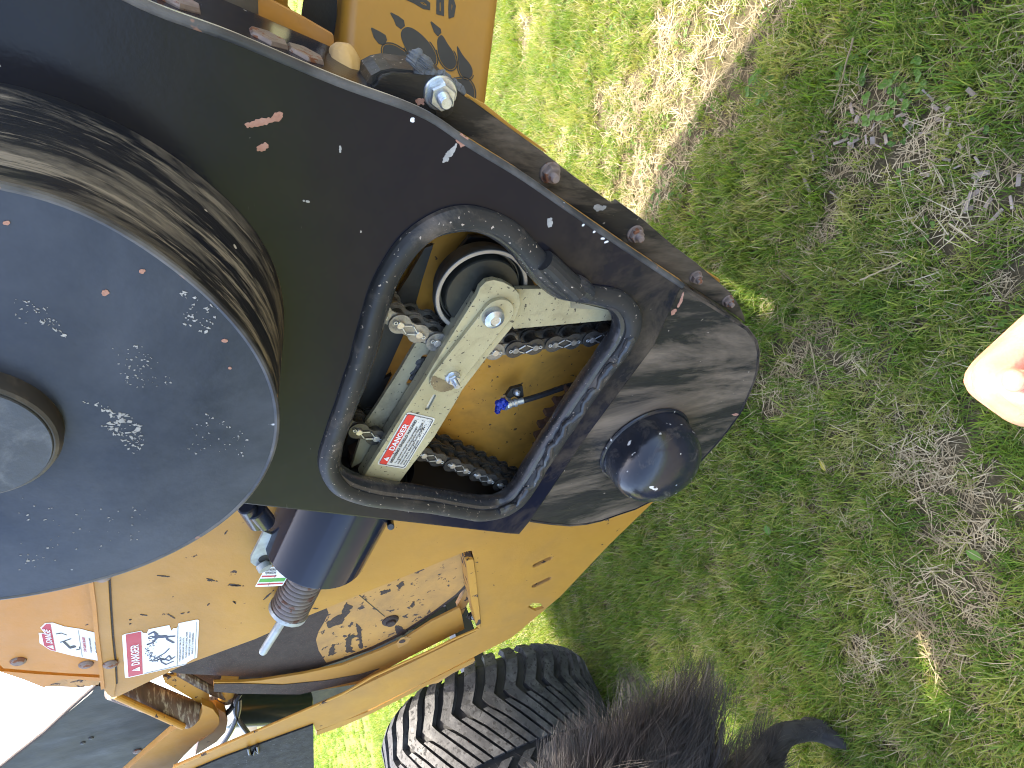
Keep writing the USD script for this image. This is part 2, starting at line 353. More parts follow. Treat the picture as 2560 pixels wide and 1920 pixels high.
M["idler_face"] = look("idler_face", C(0.018, 0.018, 0.014), C(0.012, 0.012, 0.010), scale=10, rough=(0.3, 0.45), dust=C(0.07, 0.062, 0.04), dust_scale=30, dust_at=(0.55, 0.75), dust_amt=0.6, bump=0.0003)
M["rubber"] = look("rubber_trim", C(0.013, 0.013, 0.013), C(0.024, 0.022, 0.020), scale=12, rough=(0.36, 0.6), spec=0.34, dust=C(0.20, 0.155, 0.12), dust_scale=13, dust_at=(0.53, 0.72), dust_amt=0.65, speck=C(0.42, 0.34, 0.27), speck_scale=230, speck_at=0.685, bump=0.0004, bump_scale=150)
M["rubber_gloss"] = look("rubber_lip", C(0.012, 0.012, 0.013), C(0.020, 0.020, 0.022), scale=12, rough=(0.15, 0.34), spec=0.6, speck=C(0.25, 0.2, 0.16), speck_scale=220, speck_at=0.69, dust=C(0.10, 0.075, 0.055), dust_scale=16, dust_at=(0.5, 0.75), dust_amt=0.5, bump=0.0006, bump_scale=100)
M["tyre"] = look("tyre_rubber", C(0.016, 0.0165, 0.018), C(0.030, 0.030, 0.032), scale=9, rough=(0.45, 0.7), spec=0.4, dust=C(0.105, 0.105, 0.105), dust_scale=14, dust_at=(0.48, 0.66), dust_amt=0.6, speck=C(0.012, 0.012, 0.012), speck_scale=70, speck_at=0.60, bump=0.0018, bump_scale=55)
M["tyre_groove"] = look("tyre_groove", C(0.009, 0.0095, 0.010), C(0.016, 0.016, 0.017), scale=14, rough=(0.5, 0.75), spec=0.3, dust=C(0.05, 0.046, 0.043), dust_scale=12, dust_at=(0.5, 0.75), dust_amt=0.5, bump=0.0008, bump_scale=60)
M["flap"] = look("rubber_flap", C(0.011, 0.012, 0.015), C(0.018, 0.019, 0.022), scale=16, rough=(0.55, 0.75), spec=0.3, dust=C(0.05, 0.055, 0.065), dust_scale=40, dust_at=(0.48, 0.66), dust_amt=0.6, bump=0.0012, bump_scale=90, speck=C(0.10, 0.11, 0.12), speck_scale=120, speck_at=0.68)
M["chute"] = look("grey_chute", C(0.036, 0.038, 0.034), C(0.024, 0.025, 0.023), scale=5, rough=(0.45, 0.62), spec=0.35, dust=C(0.075, 0.075, 0.062), dust_scale=6, dust_at=(0.47, 0.7), dust_amt=0.6, stretch=(1.6, 1, 0.8), chip=C(0.012, 0.012, 0.012), chip_scale=16, chip_at=0.735, bump=0.0006, bump_scale=60, dent=0.006)
M["hydraulic_green"] = look("dark_green_tank", C(0.02, 0.035, 0.028), C(0.03, 0.045, 0.036), rough=(0.15, 0.25))
M["decal_black"] = look("decal_black", C(0.022, 0.022, 0.022), C(0.032, 0.031, 0.03), scale=20, rough=(0.4, 0.55))
M["white"] = look("sticker_white", C(0.78, 0.79, 0.80), C(0.70, 0.71, 0.72), scale=12, rough=(0.35, 0.5), speck=C(0.25, 0.2, 0.15), speck_scale=160, speck_at=0.78)
M["white_grimy"] = look("sticker_grimy", C(0.66, 0.63, 0.57), C(0.5, 0.47, 0.42), scale=18, rough=(0.35, 0.5), speck=C(0.05, 0.04, 0.04), speck_scale=240, speck_at=0.67)
M["red"] = look("sticker_red", C(0.62, 0.035, 0.03), C(0.5, 0.03, 0.025), scale=20, rough=(0.3, 0.45), speck=C(0.1, 0.02, 0.02), speck_scale=240, speck_at=0.72)
M["crimson"] = look("sticker_crimson", C(0.42, 0.03, 0.055), C(0.38, 0.03, 0.05), scale=12, rough=(0.35, 0.5))
M["green"] = look("sticker_green", C(0.07, 0.33, 0.06), C(0.06, 0.28, 0.05), rough=(0.35, 0.5))
M["ink"] = look("ink", C(0.03, 0.03, 0.035), rough=(0.4, 0.5))
M["navy_ink"] = look("navy_ink", C(0.03, 0.04, 0.085), rough=(0.4, 0.5))
M["hose"] = look("hose", C(0.012, 0.012, 0.013), rough=(0.2, 0.3))
M["blue_grease"] = look("blue_grease", C(0.01, 0.035, 0.33), C(0.008, 0.02, 0.22), scale=60, rough=(0.12, 0.2), bump=0.002, bump_scale=120)
M["grease"] = look("black_grease", C(0.008, 0.008, 0.009), rough=(0.06, 0.14), bump=0.004, bump_scale=130, coat=0.5)
M["gear"] = look("gear_brown", C(0.09, 0.05, 0.035), C(0.05, 0.03, 0.025), scale=40, rough=(0.3, 0.5), metallic=0.3, bump=0.0004)
M["weld"] = look("dusty_weld", C(0.40, 0.26, 0.14), C(0.55, 0.34, 0.12), scale=14, rough=(0.6, 0.8), bump=0.001, bump_scale=140)
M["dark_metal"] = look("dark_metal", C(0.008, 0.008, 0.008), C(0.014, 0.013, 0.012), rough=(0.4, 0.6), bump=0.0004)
M["shaft"] = look("weathered_shaft", C(0.16, 0.12, 0.075), C(0.09, 0.085, 0.08), scale=10, rough=(0.5, 0.75), metallic=0.2, stretch=(0.3, 1.5, 1.5), dust=C(0.08, 0.1, 0.13), dust_scale=6, dust_at=(0.45, 0.7), dust_amt=0.6, bump=0.0008, bump_scale=90)
M["tape"] = look("torn_tape", C(0.06, 0.062, 0.066), C(0.13, 0.135, 0.14), scale=30, rough=(0.5, 0.7), bump=0.002, bump_scale=100)

# ================================================================== the machine
PF = 0.580          # front of the chain guard
PA = 0.705          # front of the yellow side plate
machine = thing("machine", "weathered black and yellow towed machine with its chain guard cover missing and chain drive exposed", "machine")

# ---- chain guard: upper cover sheet with the access opening
right_edge = [(270, -34), (336, 0), (560, 85), (637, 116), (900, 224), (1089, 301), (1139, 336), (1280, 424), (1391, 500), (1568, 622), (1705, 713)]
seam = [(1634, 865), (1472, 1083), (1330, 1296), (1298, 1335)]
cover_px = right_edge + seam + [(1277, 1334), (889, 1290), (602, 1258), (330, 1228)] + [(-200, 1150), (-200, -270)]
cover = poly(cover_px, PF)
g_out = z3([(45, 1300), (60, 1225), (95, 1110), (135, 985), (200, 760), (260, 580), (320, 400), (400, 270), (500, 165), (600, 108), (720, 80), (850, 92), (960, 150), (1060, 240), (1145, 335), (1215, 405), (1290, 445), (1400, 462), (1510, 490), (1562, 545), (1588, 620), (1562, 720), (1500, 800), (1410, 905), (1345, 1000), (1290, 1090), (1205, 1212), (1125, 1330), (1080, 1420), (1020, 1500), (940, 1558), (860, 1580), (750, 1572), (500, 1535), (250, 1500), (130, 1455), (70, 1390)])
g_in = z3([(140, 1290), (160, 1190), (195, 1105), (240, 1010), (305, 820), (355, 650), (400, 500), (450, 385), (525, 285), (615, 225), (720, 198), (820, 210), (915, 255), (990, 335), (1060, 425), (1120, 480), (1215, 530), (1340, 552), (1435, 580), (1462, 640), (1440, 715), (1385, 800), (1300, 930), (1225, 1040), (1170, 1120), (1090, 1240), (1015, 1370), (960, 1440), (900, 1485), (830, 1490), (700, 1475), (450, 1432), (230, 1395), (160, 1360)])
LO = smooth_loop(xz(g_out, PF), 220)
LI = smooth_loop(xz(g_in, PF), 220)
from scipy.spatial import cKDTree
def midline(A, B, t):
    tr = cKDTree(B); _, k = tr.query(A)
    m = A * (1 - t) + B[k] * t
    return smooth_loop(m[::4], 220, k=2e-5)
MID = midline(LO, LI, 0.5)
hole = Polygon(midline(LO, LI, 0.80)).buffer(0)
cover_sheet = part(machine, "chain_guard", bevel_slab(cover.difference(hole), PF, 0.0035, 0.0014), M["black_paint"], label="glossy black chain guard sheet with an open access hole")

# ---- side wall of the guard along its right edge, and the lower guard with the dome
lower_px = [(1391, 500), (1568, 622), (1705, 713)] + z8([(960, 520), (1060, 585), (1130, 632), (1172, 690), (1185, 745), (1180, 830), (1160, 900), (1100, 1042), (1030, 1140), (960, 1222), (850, 1340), (740, 1430), (650, 1490), (570, 1530), (500, 1553), (400, 1588), (330, 1604), (250, 1612), (150, 1604), (50, 1590)]) + [(1290, 1260), (1200, 1180), (1240, 620)]
lower = poly(lower_px, PF + 0.004)
lowhole = hole.buffer(0.012)
low_sheet = part(machine, "lower_guard", bevel_slab(lower.difference(lowhole), PF + 0.0042, 0.004, 0.0016), M["black_dusty"], label="dusty dull black lower guard with a rounded end")
outline = unary_union([cover.buffer(0.0005), lower]).buffer(0)
ring = outline.buffer(-0.0015).difference(outline.buffer(-0.0055))
cut = Polygon(xz([(1310, 1335), (1277, 1300), (889, 1255), (400, 1200), (-500, 1100), (-500, 1900), (1310, 1500)], PF))
part(cover_sheet, "side_wall", slab(ring.difference(cut), PF + 0.0036, PA - PF - 0.006), M["black_paint"])
wall_line = LineString(xz([(1330, 1290), (1290, 1312), (889, 1266), (602, 1235), (200, 1185)], PF))
part(cover_sheet, "side_wall", slab(wall_line.buffer(0.002, cap_style=2), PF + 0.0037, PA - PF - 0.006), M["dark_metal"])
en_ = np.array([0.85, 0, 0.53]) if un(900, 224, PF)[0] > un(1139, 336, PF)[0] else np.array([0.85, 0, -0.53])
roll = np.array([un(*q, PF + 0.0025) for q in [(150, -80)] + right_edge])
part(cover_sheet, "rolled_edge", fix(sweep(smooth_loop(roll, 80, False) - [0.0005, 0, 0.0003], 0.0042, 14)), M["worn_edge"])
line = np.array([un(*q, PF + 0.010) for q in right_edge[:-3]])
part(cover_sheet, "bare_edge", fix(sweep(smooth_loop(line, 80, False) + en_ * 0.0045, 0.0014, 8)), M["zinc"])  # added silver bead that draws the bright highlight along the bend
# the seam step strip where the upper sheet laps over the lower one is the sheet edge itself

# ---- rubber edging round the opening: bead, inner lip, and the end where it laps
def trim_path(loop, y):
    return np.c_[loop[:, 0], np.full(len(loop), y), loop[:, 1]]
wd = np.linalg.norm(LO - LI[cKDTree(LI).query(LO)[1]], axis=1)
tt = np.linspace(0, 2 * np.pi, 220, endpoint=False)
ripple = 1 + 0.03 * np.sin(9 * tt) + 0.03 * np.sin(23 * tt + 1)
OUTB = midline(LO, LI, 0.34); INB = midline(LO, LI, 0.80)
trim = part(machine, "rubber_edging", fix(sweep(trim_path(OUTB, PF - 0.001), 0.0128 * ripple, 16, True, squash=0.85)), M["rubber"], label="worn black rubber edging round the access hole")
part(trim, "inner_lip", fix(sweep(trim_path(midline(LO, LI, 0.70), PF + 0.010), 0.0095 * ripple, 12, True, squash=1.5)), M["rubber_gloss"])
lower_arc = z3([(1545, 700), (1470, 800), (1385, 905), (1330, 985), (1285, 1055), (1225, 1120), (1180, 1185), (1130, 1270), (1090, 1360), (1040, 1430), (985, 1490), (905, 1535)])
fold = smooth_loop(xz(lower_arc, PF - 0.006), 60, closed=False)
wob = np.array([0.0022 * math.sin(7 * k / 9.0) + 0.0015 * math.sin(k * 1.7) for k in range(60)])
fp = np.c_[fold[:, 0] + wob, np.full(60, PF - 0.009), fold[:, 1] + wob]
part(trim, "folded_lip", fix(sweep(fp, np.array([0.0062 + 0.0012 * math.sin(k * 0.9) for k in range(60)]), 10, squash=0.9)), M["rubber_gloss"])
lap = z3([(1120, 330), (1180, 385), (1225, 430), (1262, 462), (1275, 480)])
lp = np.array([un(x, y, PF - 0.010) for x, y in lap])
part(trim, "lapped_end", fix(sweep(smooth_loop(lp, 24, False), np.linspace(0.0125, 0.0145, 24), 14)), M["rubber"])
lp = np.array([un(x, y, PF - 0.008) for x, y in z3([(1262, 452), (1290, 462), (1312, 478), (1330, 490)])])
part(trim, "lapped_end", fix(sweep(smooth_loop(lp, 16, False), np.linspace(0.0150, 0.0125, 16), 14)), M["rubber_gloss"])

# ---- flange along the right edge with its bolts
FY = PF + 0.034
flange_px = z2([(880, 560), (985, 560), (1000, 510), (1030, 487), (1080, 475), (1200, 478), (1380, 490), (1440, 520), (1490, 565), (1590, 650)]) + zf([(520, 500), (800, 705), (1070, 900), (1300, 1080), (1610, 1300)]) + z8([(480, 5), (620, 108), (780, 245), (880, 320), (980, 405), (1040, 460), (1082, 520), (1105, 570), (1112, 605)]) + z8([(1050, 560), (800, 400), (530, 220), (180, -20)]) + z2([(1900, 1100), (1500, 850), (1089, 620)])
flange = poly(flange_px, FY)
fl = part(machine, "bolted_flange", bevel_slab(flange.buffer(0.006).buffer(-0.006), FY, 0.006, 0.0012), M["black_dusty"], label="black flange strip along the right side of the guard with nuts on it")
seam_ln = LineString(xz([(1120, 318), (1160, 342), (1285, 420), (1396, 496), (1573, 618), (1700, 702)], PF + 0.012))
part(fl, "worn_yellow_line", slab(seam_ln.buffer(0.0012), PF + 0.010, 0.006), M["yellow_edge"])  # yellow strip that draws the reflection along the seam
back_fl = poly(zf([(505, 470), (640, 545), (820, 690), (1080, 880), (1090, 900), (800, 712), (520, 506), (470, 480)]), FY + 0.0065)
part(fl, "yellow_edge", slab(back_fl, FY + 0.0065, 0.006), M["yellow_edge"])
lip_px = z2([(875, 570), (890, 510), (930, 450), (985, 420), (1050, 407), (1210, 425), (1400, 478), (1200, 478), (1080, 475), (1030, 487), (1000, 510), (985, 562)])
hooklip = poly(lip_px, FY + 0.03)
part(fl, "curled_lip", slab(hooklip.buffer(0.0035).buffer(-0.001), FY + 0.0062, 0.045), M["rubber"])
nuts = [((1110, 238), 0.0165, ("zinc", "zinc", "zinc")), ((1384, 437), 0.0125, ("rusty_bolt", "rusty_bolt", "rusty_bolt")), ((1597, 590), 0.0118, ("rusty_bolt", "rusty_bolt", "rusty_bolt")), ((1748, 697), 0.0100, ("rusty_bolt", "rusty_bolt", "rusty_bolt")), ((1828, 757), 0.0100, ("rusty_bolt", "rusty_bolt", "rusty_bolt"))]
for i, (c, s, ms) in enumerate(nuts):
    o = un(c[0] - 10, c[1] - 6, FY)
    bolt_with_nut(fl, o, [0.06 * (i % 3 - 1), -1, 0.04], s, [M[k] for k in ms], tilt=0.4 * i, label="bright zinc washer and nut" if i == 0 else None)
part(fl, "washer_plate", slab(Polygon(xz(z2([(1365, 600), (1395, 560), (1440, 556), (1470, 590), (1478, 660), (1462, 720), (1425, 745), (1388, 735), (1372, 690)]), FY)).buffer(0.002), FY - 0.0022, 0.0022), M["dark_metal"])
tape = []
for (a, bq, rr) in (((1215, 420), (1268, 310), 0.006), ((1240, 450), (1275, 400), 0.008), ((1285, 430), (1320, 365), 0.008), ((1240, 445), (1385, 495), 0.006), ((1380, 470), (1480, 560), 0.006), ((1470, 540), (1560, 610), 0.005)):
    p0, p1 = [un(*z2([q])[0], FY + 0.004) for q in (a, bq)]
    t = sweep(np.linspace(p0, p1, 12), rr * np.array([0.9, 1.1, 1.0, 1.15, 0.95, 1.05, 1.2, 1.0, 1.1, 0.9, 0.7, 0.4]), 9, squash=0.6)
    v = np.array(t.vertices); v += (meshkit.noise(v * 160)[:, None] - 0.5) * 0.004
    tape.append(trimesh.Trimesh(v, t.faces, process=False))
part(fl, "torn_tape", fix(cat(tape)), M["tape"], label="torn grey tape wrapped over the flange end")

# ---- marks with a shape of their own on the sheets
def blotch(parent, pts, Y, mat, name="paint_chip", th=0.0005, jitter=0.0006, label=None):
    q = np.array(xz(pts, Y)); c = q.mean(0)
    ang = np.argsort(np.arctan2(*(q - c).T[::-1])) if len(q) < 3 else np.arange(len(q))
    pg = Polygon(q[ang]).buffer(0)
    if pg.is_empty:
        return
    d = np.linspace(0, pg.exterior.length, 40, endpoint=False)
    e = np.array([pg.exterior.interpolate(t).coords[0] for t in d])
    e += RNG.normal(0, jitter, e.shape)
    part(parent, name, slab(Polygon(e).buffer(0).buffer(-0.0005).buffer(0.0009, 4), Y - th, th), mat, smooth=False, label=label)

for pts in ([(140, 805), (185, 790), (240, 770), (300, 760), (335, 730), (378, 728), (375, 755), (345, 785), (270, 800), (215, 820), (150, 825)],
            [(212, 975), (222, 945), (255, 930), (290, 935), (288, 955), (255, 972)],
            [(1505, 880), (1535, 865), (1580, 895), (1570, 940), (1535, 950), (1508, 915)]):
    blotch(cover_sheet, z2(pts), PF, M["rust_pink"])
blotch(cover_sheet, z2([(1412, 1050), (1450, 985), (1500, 935), (1512, 925), (1495, 975), (1455, 1030), (1420, 1062)]), PF, M["scuff"], "scuff")
blotch(cover_sheet, z2([(1205, 765), (1230, 765), (1230, 788), (1207, 788)]), PF, M["white"], "paint_spot", jitter=0.0002)
blotch(cover_sheet, z2([(480, 1295), (540, 1300), (600, 1318), (540, 1308)]), PF, M["scuff"], "scuff", jitter=0.0002)
blotch(cover_sheet, z2([(748, 945), (757, 940), (757, 1000), (750, 1000)]), PF, M["scuff"], "scuff", jitter=0.0002)
blotch(cover_sheet, zf([(1090, 1380), (1120, 1375), (1125, 1440), (1100, 1450)]), PF, M["scuff"], "scuff")
for q in ([(1305, 1500), (1318, 1535)], [(1350, 1430), (1362, 1425)], [(1430, 1480), (1445, 1475)], [(1490, 1525), (1510, 1530)], [(1515, 1555), (1540, 1550)], [(1205, 1260), (1218, 1270)]):
    (x0, y0), (x1, y1) = zf(q)
    blotch(cover_sheet, [(x0 - 1, y0), (x1, y1 - 2), (x1 + 1, y1 + 1), (x0, y0 + 3)], PF, M["white"], "paint_spot", jitter=0.0002)
blotch(fl, z2([(1240, 650), (1290, 640), (1300, 675), (1260, 680)]), FY, M["rust_pink"])
blotch(fl, zf([(1430, 1300), (1450, 1270), (1490, 1290), (1530, 1290), (1510, 1315), (1460, 1325)]), FY, M["scuff"], "scuff")
blotch(low_sheet, z8([(420, 965), (480, 950), (492, 945), (440, 972)]), PF + 0.0042, M["scuff"], "scuff", jitter=0.0003)
blotch(low_sheet, z8([(1045, 1058), (1070, 1052), (1080, 1060), (1060, 1064)]), PF + 0.0042, M["rust_pink"], jitter=0.0003)
blotch(low_sheet, z8([(745, 550), (765, 535), (772, 545), (760, 562), (748, 568)]), PF + 0.0042, M["rust_pink"], jitter=0.0004)
blotch(low_sheet, z8([(800, 470), (808, 450), (800, 500), (780, 530), (775, 525)]), PF + 0.0042, M["rust_pink"], jitter=0.0004)

# ---- dome cap over the lower shaft end
dc = un(*z8([(612, 1205)])[0], PF + 0.0042)
prof = [(0.0, 0.0835), (0.0025, 0.0843), (0.004, 0.0815), (0.012, 0.0808), (0.036, 0.0800)]
for k in range(1, 13):
    t = k / 12 * math.pi / 2
    prof.append((0.036 + 0.060 * math.sin(t), 0.0800 * math.cos(t) ** 0.85 if k < 12 else 0.0))
dome = part(machine, "dome_cap", lathe(prof, dc, [0, -1, 0], 56), M["dome_paint"], label="glossy black dome cap spattered with pale specks")
hem = [dc + 0.0825 * np.array([math.cos(t), 0, math.sin(t)]) + [0, -0.004, 0] for t in np.linspace(0, 2 * np.pi, 60, endpoint=False)]
part(dome, "welded_rim", fix(sweep(hem, 0.0035 * (1 + 0.15 * RNG.random(60)), 8, True)), M["dome_paint"])

# ---- big drum cover bulging out of the guard
FC = (-0.969 / 1, 0.0)
def circ_fit(px, Y):
    q = np.array(xz(px, Y)); A = np.c_[2 * q, np.ones(len(q))]
    s = np.linalg.lstsq(A, (q ** 2).sum(1), rcond=None)[0]
    return s[:2], math.sqrt(s[2] + s[:2] @ s[:2])
face_px = [(72, 456), (181, 506), (289, 568), (398, 640), (507, 727), (579, 799), (637, 875), (677, 958), (691, 1038), (684, 1118), (651, 1190), (601, 1259), (521, 1320), (405, 1385), (275, 1436), (145, 1461)]
base_px = [(0, 199), (174, 255), (320, 320), (405, 370), (502, 444), (559, 494), (637, 568), (687, 662), (708, 749), (702, 864)]
DF = PF - 0.118
(c1, R1), (c0, R0) = circ_fit(face_px, DF), circ_fit(base_px, PF)
def lobe(px, Y, cen, R, n=160):
    """the fitted circle, pulled to the traced rim where the rim is in view"""
    q = np.array(xz(px, Y)) - cen; a = np.arctan2(q[:, 1], q[:, 0]); rr = np.hypot(q[:, 0], q[:, 1])
    o = np.argsort(a); a, rr = a[o], rr[o]
    t = np.linspace(-np.pi, np.pi, n, endpoint=False)
    f = np.interp(t, a, rr, left=np.nan, right=np.nan)
    f[np.isnan(f)] = R
    k = np.exp(-0.5 * (np.arange(-8, 9) / 3.5) ** 2); k /= k.sum()
    f = np.convolve(np.r_[f[-8:], f, f[:8]], k, "valid")
    return np.c_[cen[0] + f * np.cos(t), cen[1] + f * np.sin(t)]
Fr, Br = lobe(face_px, DF, c1, R1), lobe(base_px, PF, c0, R0)
n = len(Fr); rows = []
for s, y in ((0, PF + 0.003), (0.03, PF - 0.004), (0.25, None), (0.5, None), (0.75, None), (0.97, None), (1.0, DF)):
    y = PF + (DF - PF) * s if y is None else y
    rows.append(np.c_[Br[:, 0] * (1 - s) + Fr[:, 0] * s, np.full(n, y), Br[:, 1] * (1 - s) + Fr[:, 1] * s])
v = np.vstack(rows); f = []
for i in range(len(rows) - 1):
    for j in range(n):
        q = (j + 1) % n
        f += [(i * n + j, i * n + q, (i + 1) * n + q), (i * n + j, (i + 1) * n + q, (i + 1) * n + j)]
drum = part(machine, "drum_cover", trimesh.Trimesh(v, np.array(f)[:, ::-1], process=False), M["black_scuffed"], smooth=True, label="scuffed black band of the round drum cover")
inner = Fr + (c1 - Fr) * 0.006
part(drum, "drum_face", slab(Polygon(Fr + (c1 - Fr) * 0.004), DF - 0.0030, 0.004), M["blue_black"], label="blue-black flat face of the drum cover")
rimp = np.c_[Fr[:, 0], np.full(n, DF - 0.001), Fr[:, 1]]
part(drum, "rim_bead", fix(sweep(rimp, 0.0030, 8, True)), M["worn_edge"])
hc, hr = circ_fit([(0, 984), (87, 1038), (137, 1118), (116, 1168), (58, 1208), (0, 1230)], DF - 0.020)
hc3 = np.array([hc[0], DF, hc[1]])
hr *= 1.0
part(drum, "hub_ring", lathe([(0.002, hr * 1.10), (0.012, hr * 1.10), (0.018, hr * 1.06), (0.0195, hr * 1.02), (0.0195, hr)], hc3, [0, -1, 0], 64, False), M["hub_ring"])
part(drum, "hub_cap", lathe([(0.003, hr * 1.0), (0.0205, hr * 0.995), (0.0215, hr * 0.985)], hc3, [0, -1, 0], 64), M["hub_grey"])
for k in range(46):                                   # bare rusty nicks along the rim
    t = RNG.uniform(0.15, 1.75); j = int((t + math.pi) / (2 * math.pi) * n) % n; L = int(RNG.integers(1, 3))
    if RNG.random() < 0.25:
        continue
    q = Fr[[(j + i) % n for i in range(L + 1)]]
    w0, w1 = 0.0022, RNG.uniform(0.003, 0.009)
    ctr = q + (c1 - q) / np.linalg.norm(c1 - q, axis=1)[:, None] * w0; inn = q + (c1 - q) / np.linalg.norm(c1 - q, axis=1)[:, None] * w1
    e = Polygon(np.vstack([ctr, inn[::-1]])).buffer(0.0012)
    part(drum, "paint_chip", slab(e, DF - 0.0036, 0.0007), M["rust_pink"], smooth=False)
SC = zd([(240, 960), (300, 975), (350, 975), (420, 1010), (480, 1040), (500, 1090), (490, 1130), (460, 1155), (430, 1120), (400, 1090), (345, 1055), (390, 1040), (330, 990)])
def spatter(parent, region_px, Y, mat, count, smin, smax, name="scrape"):
    pg = Polygon(xz(region_px, Y)).buffer(0); x0, y0, x1, y1 = pg.bounds; gs = []
    while len(gs) < count:
        p = np.array([RNG.uniform(x0, x1), RNG.uniform(y0, y1)])
        if not pg.contains(Point(p)):
            continue
        a = np.sort(RNG.uniform(0, 2 * np.pi, 7)); rr = RNG.uniform(0.3, 1, 7) * math.exp(RNG.uniform(math.log(smin), math.log(smax)))
        st = RNG.uniform(0.4, 1.0); th = RNG.uniform(0, np.pi)
        q = np.c_[rr * np.cos(a), st * rr * np.sin(a)] @ np.array([[math.cos(th), math.sin(th)], [-math.sin(th), math.cos(th)]]) + p
        g = Polygon(q).buffer(0)
        if g.area > 1e-9:
            gs.append(g)
    part(parent, name, slab(unary_union(gs), Y - 0.0004, 0.0004), mat, smooth=False, kind="stuff")
spatter(drum, SC, DF - 0.003, M["scuff"], 130, 0.0006, 0.004)
spatter(drum, zd([(380, 760), (520, 780), (600, 900), (560, 930), (430, 920)]), DF - 0.003, M["scuff"], 60, 0.0005, 0.002)
spatter(drum, zd([(20, 600), (160, 640), (240, 760), (180, 720), (60, 700)]), DF - 0.003, M["scuff"], 45, 0.0005, 0.0025)
spatter(drum, zd([(600, 580), (760, 650), (720, 740), (640, 720)]), DF - 0.003, M["scuff"], 50, 0.0005, 0.0028)
spatter(drum, zd([(680, 1000), (860, 1080), (840, 1170), (640, 1150)]), DF - 0.003, M["scuff"], 45, 0.0005, 0.002)
spatter(drum, zd([(60, 1300), (540, 1330), (500, 1450), (60, 1560)]), DF - 0.003, M["scuff"], 60, 0.0005, 0.002)
for (x, y, s) in ((490, 522, 10), (362, 597, 13), (22, 355, 11), (793, 857, 6), (775, 762, 9)):
    blotch(drum, zd([(x - s, y), (x - s * 0.4, y - s * 0.7), (x + s * 0.8, y - s * 0.6), (x + s, y + s * 0.2), (x + 0.2 * s, y + s * 0.7), (x - s * 0.6, y + s * 0.5)]), DF - 0.003, M["rust_pink"], jitter=0.0004)

# ---- inside the guard -------------------------------------------------------------------
AY = PF + 0.026                                        # front of the front arm
# idler
IY = PF + 0.050
ic = un(*z3([(822, 486)])[0], IY)
q = un(*z3([(588, 520)])[0], IY)
ir = np.hypot(*(q - ic)[[0, 2]]) * 0.985
ic = ic + [0, 0.0115, 0]
idl = part(machine, "idler_pulley", lathe([(-0.018, ir * 0.90), (0, ir * 0.93), (0.002, ir), (0.010, ir), (0.0115, ir * 0.985), (0.0115, ir * 0.90), (0.010, ir * 0.89), (-0.004, ir * 0.88), (-0.004, 0.01)], ic, [0, -1, 0], 72), M["idler_steel"], label="round idler pulley with a pale worn rim")
part(idl, "worn_rim", lathe([(0.0117, ir * 0.986), (0.0124, ir * 0.975), (0.0124, ir * 0.915), (0.0117, ir * 0.902)], ic, [0, -1, 0], 72, False), M["idler_rim"])
part(idl, "groove_ring", lathe([(-0.003, ir * 0.87), (0.003, ir * 0.86), (0.003, ir * 0.83), (-0.003, ir * 0.82)], ic, [0, -1, 0], 72, False), M["idler_steel"])
part(idl, "hub_face", lathe([(-0.003, ir * 0.80), (0.012, ir * 0.79), (0.014, ir * 0.77), (0.0145, 0.01)], ic, [0, -1, 0], 72), M["idler_face"])

def stadium(pa, pb, Y, r0, r1=None):
    a, bq = un(*pa, Y), un(*pb, Y)
    r1 = r0 if r1 is None else r1
    return unary_union([Point(a[0], a[2]).buffer(r0, 24), Point(bq[0], bq[2]).buffer(r1, 24)]).convex_hull
# rear arm
rear = poly(z3([(258, 1110), (300, 1050), (420, 865), (505, 722), (560, 735), (640, 765), (600, 850), (470, 1040), (330, 1250), (190, 1330)]), PF + 0.060)
slot = stadium(z3([(545, 800)])[0], z3([(475, 920)])[0], PF + 0.060, 0.0058)
ra = part(machine, "rear_arm", slab(rear.difference(slot), PF + 0.060, 0.006), M["cream_dark"], label="grimy rear idler arm with a greasy slot")
gm = []
for k in range(16):
    t = RNG.random(); c = un(*z3([(545 - 70 * t + RNG.normal(0, 9), 800 + 120 * t + RNG.normal(0, 9))])[0], PF + 0.062)
    s = trimesh.creation.icosphere(2, RNG.uniform(0.003, 0.0065)); s.vertices *= [1, 0.8, 1.6]; s.apply_translation(c); gm.append(s)
part(ra, "grease", cat(gm), M["grease"], smooth=True, kind="stuff")
# bracket that runs right from the pivot
br = poly(z3([(985, 468), (1140, 466), (1200, 500), (1300, 530), (1455, 565), (1475, 600), (1440, 618), (1200, 640), (975, 660), (930, 600)]), PF + 0.040)
bk = part(machine, "pivot_bracket", bevel_slab(br, PF + 0.040, 0.008, 0.001), M["cream_plate"], label="pale bracket plate running from the pivot to the right")
part(bk, "stacked_shim", slab(poly(z3([(1250, 528), (1330, 545), (1440, 572), (1250, 560)]), PF + 0.038), PF + 0.038, 0.0018), M["cream_dark"])
# front arm
arm_px = z3([(795, 500), (810, 462), (840, 432), (878, 424), (925, 436), (972, 462), (1000, 492), (1006, 540), (990, 590), (962, 655), (838, 805), (722, 958), (700, 1000), (590, 1180), (480, 1320), (372, 1465), (210, 1440), (245, 1380), (330, 1245), (430, 1085), (545, 905), (640, 745)])
arm = poly(arm_px, AY).buffer(0.002).buffer(-0.002)
aslot = stadium(z3([(588, 985)])[0], z3([(556, 1045)])[0], AY, 0.0030)
fa = part(machine, "front_arm", bevel_slab(arm.difference(aslot), AY, 0.008, 0.001), M["cream_plate"], label="long pale tensioner arm across the opening")
part(fa, "arm_side", slab(poly(z3([(795, 500), (640, 745), (545, 905), (430, 1085), (245, 1380), (232, 1372), (416, 1078), (530, 896), (628, 735), (782, 494)]), AY + 0.012), AY + 0.0082, 0.020), M["cream_dark"])
part(fa, "slot_steel", slab(aslot.buffer(-0.0006), AY + 0.003, 0.003), M["zinc"])
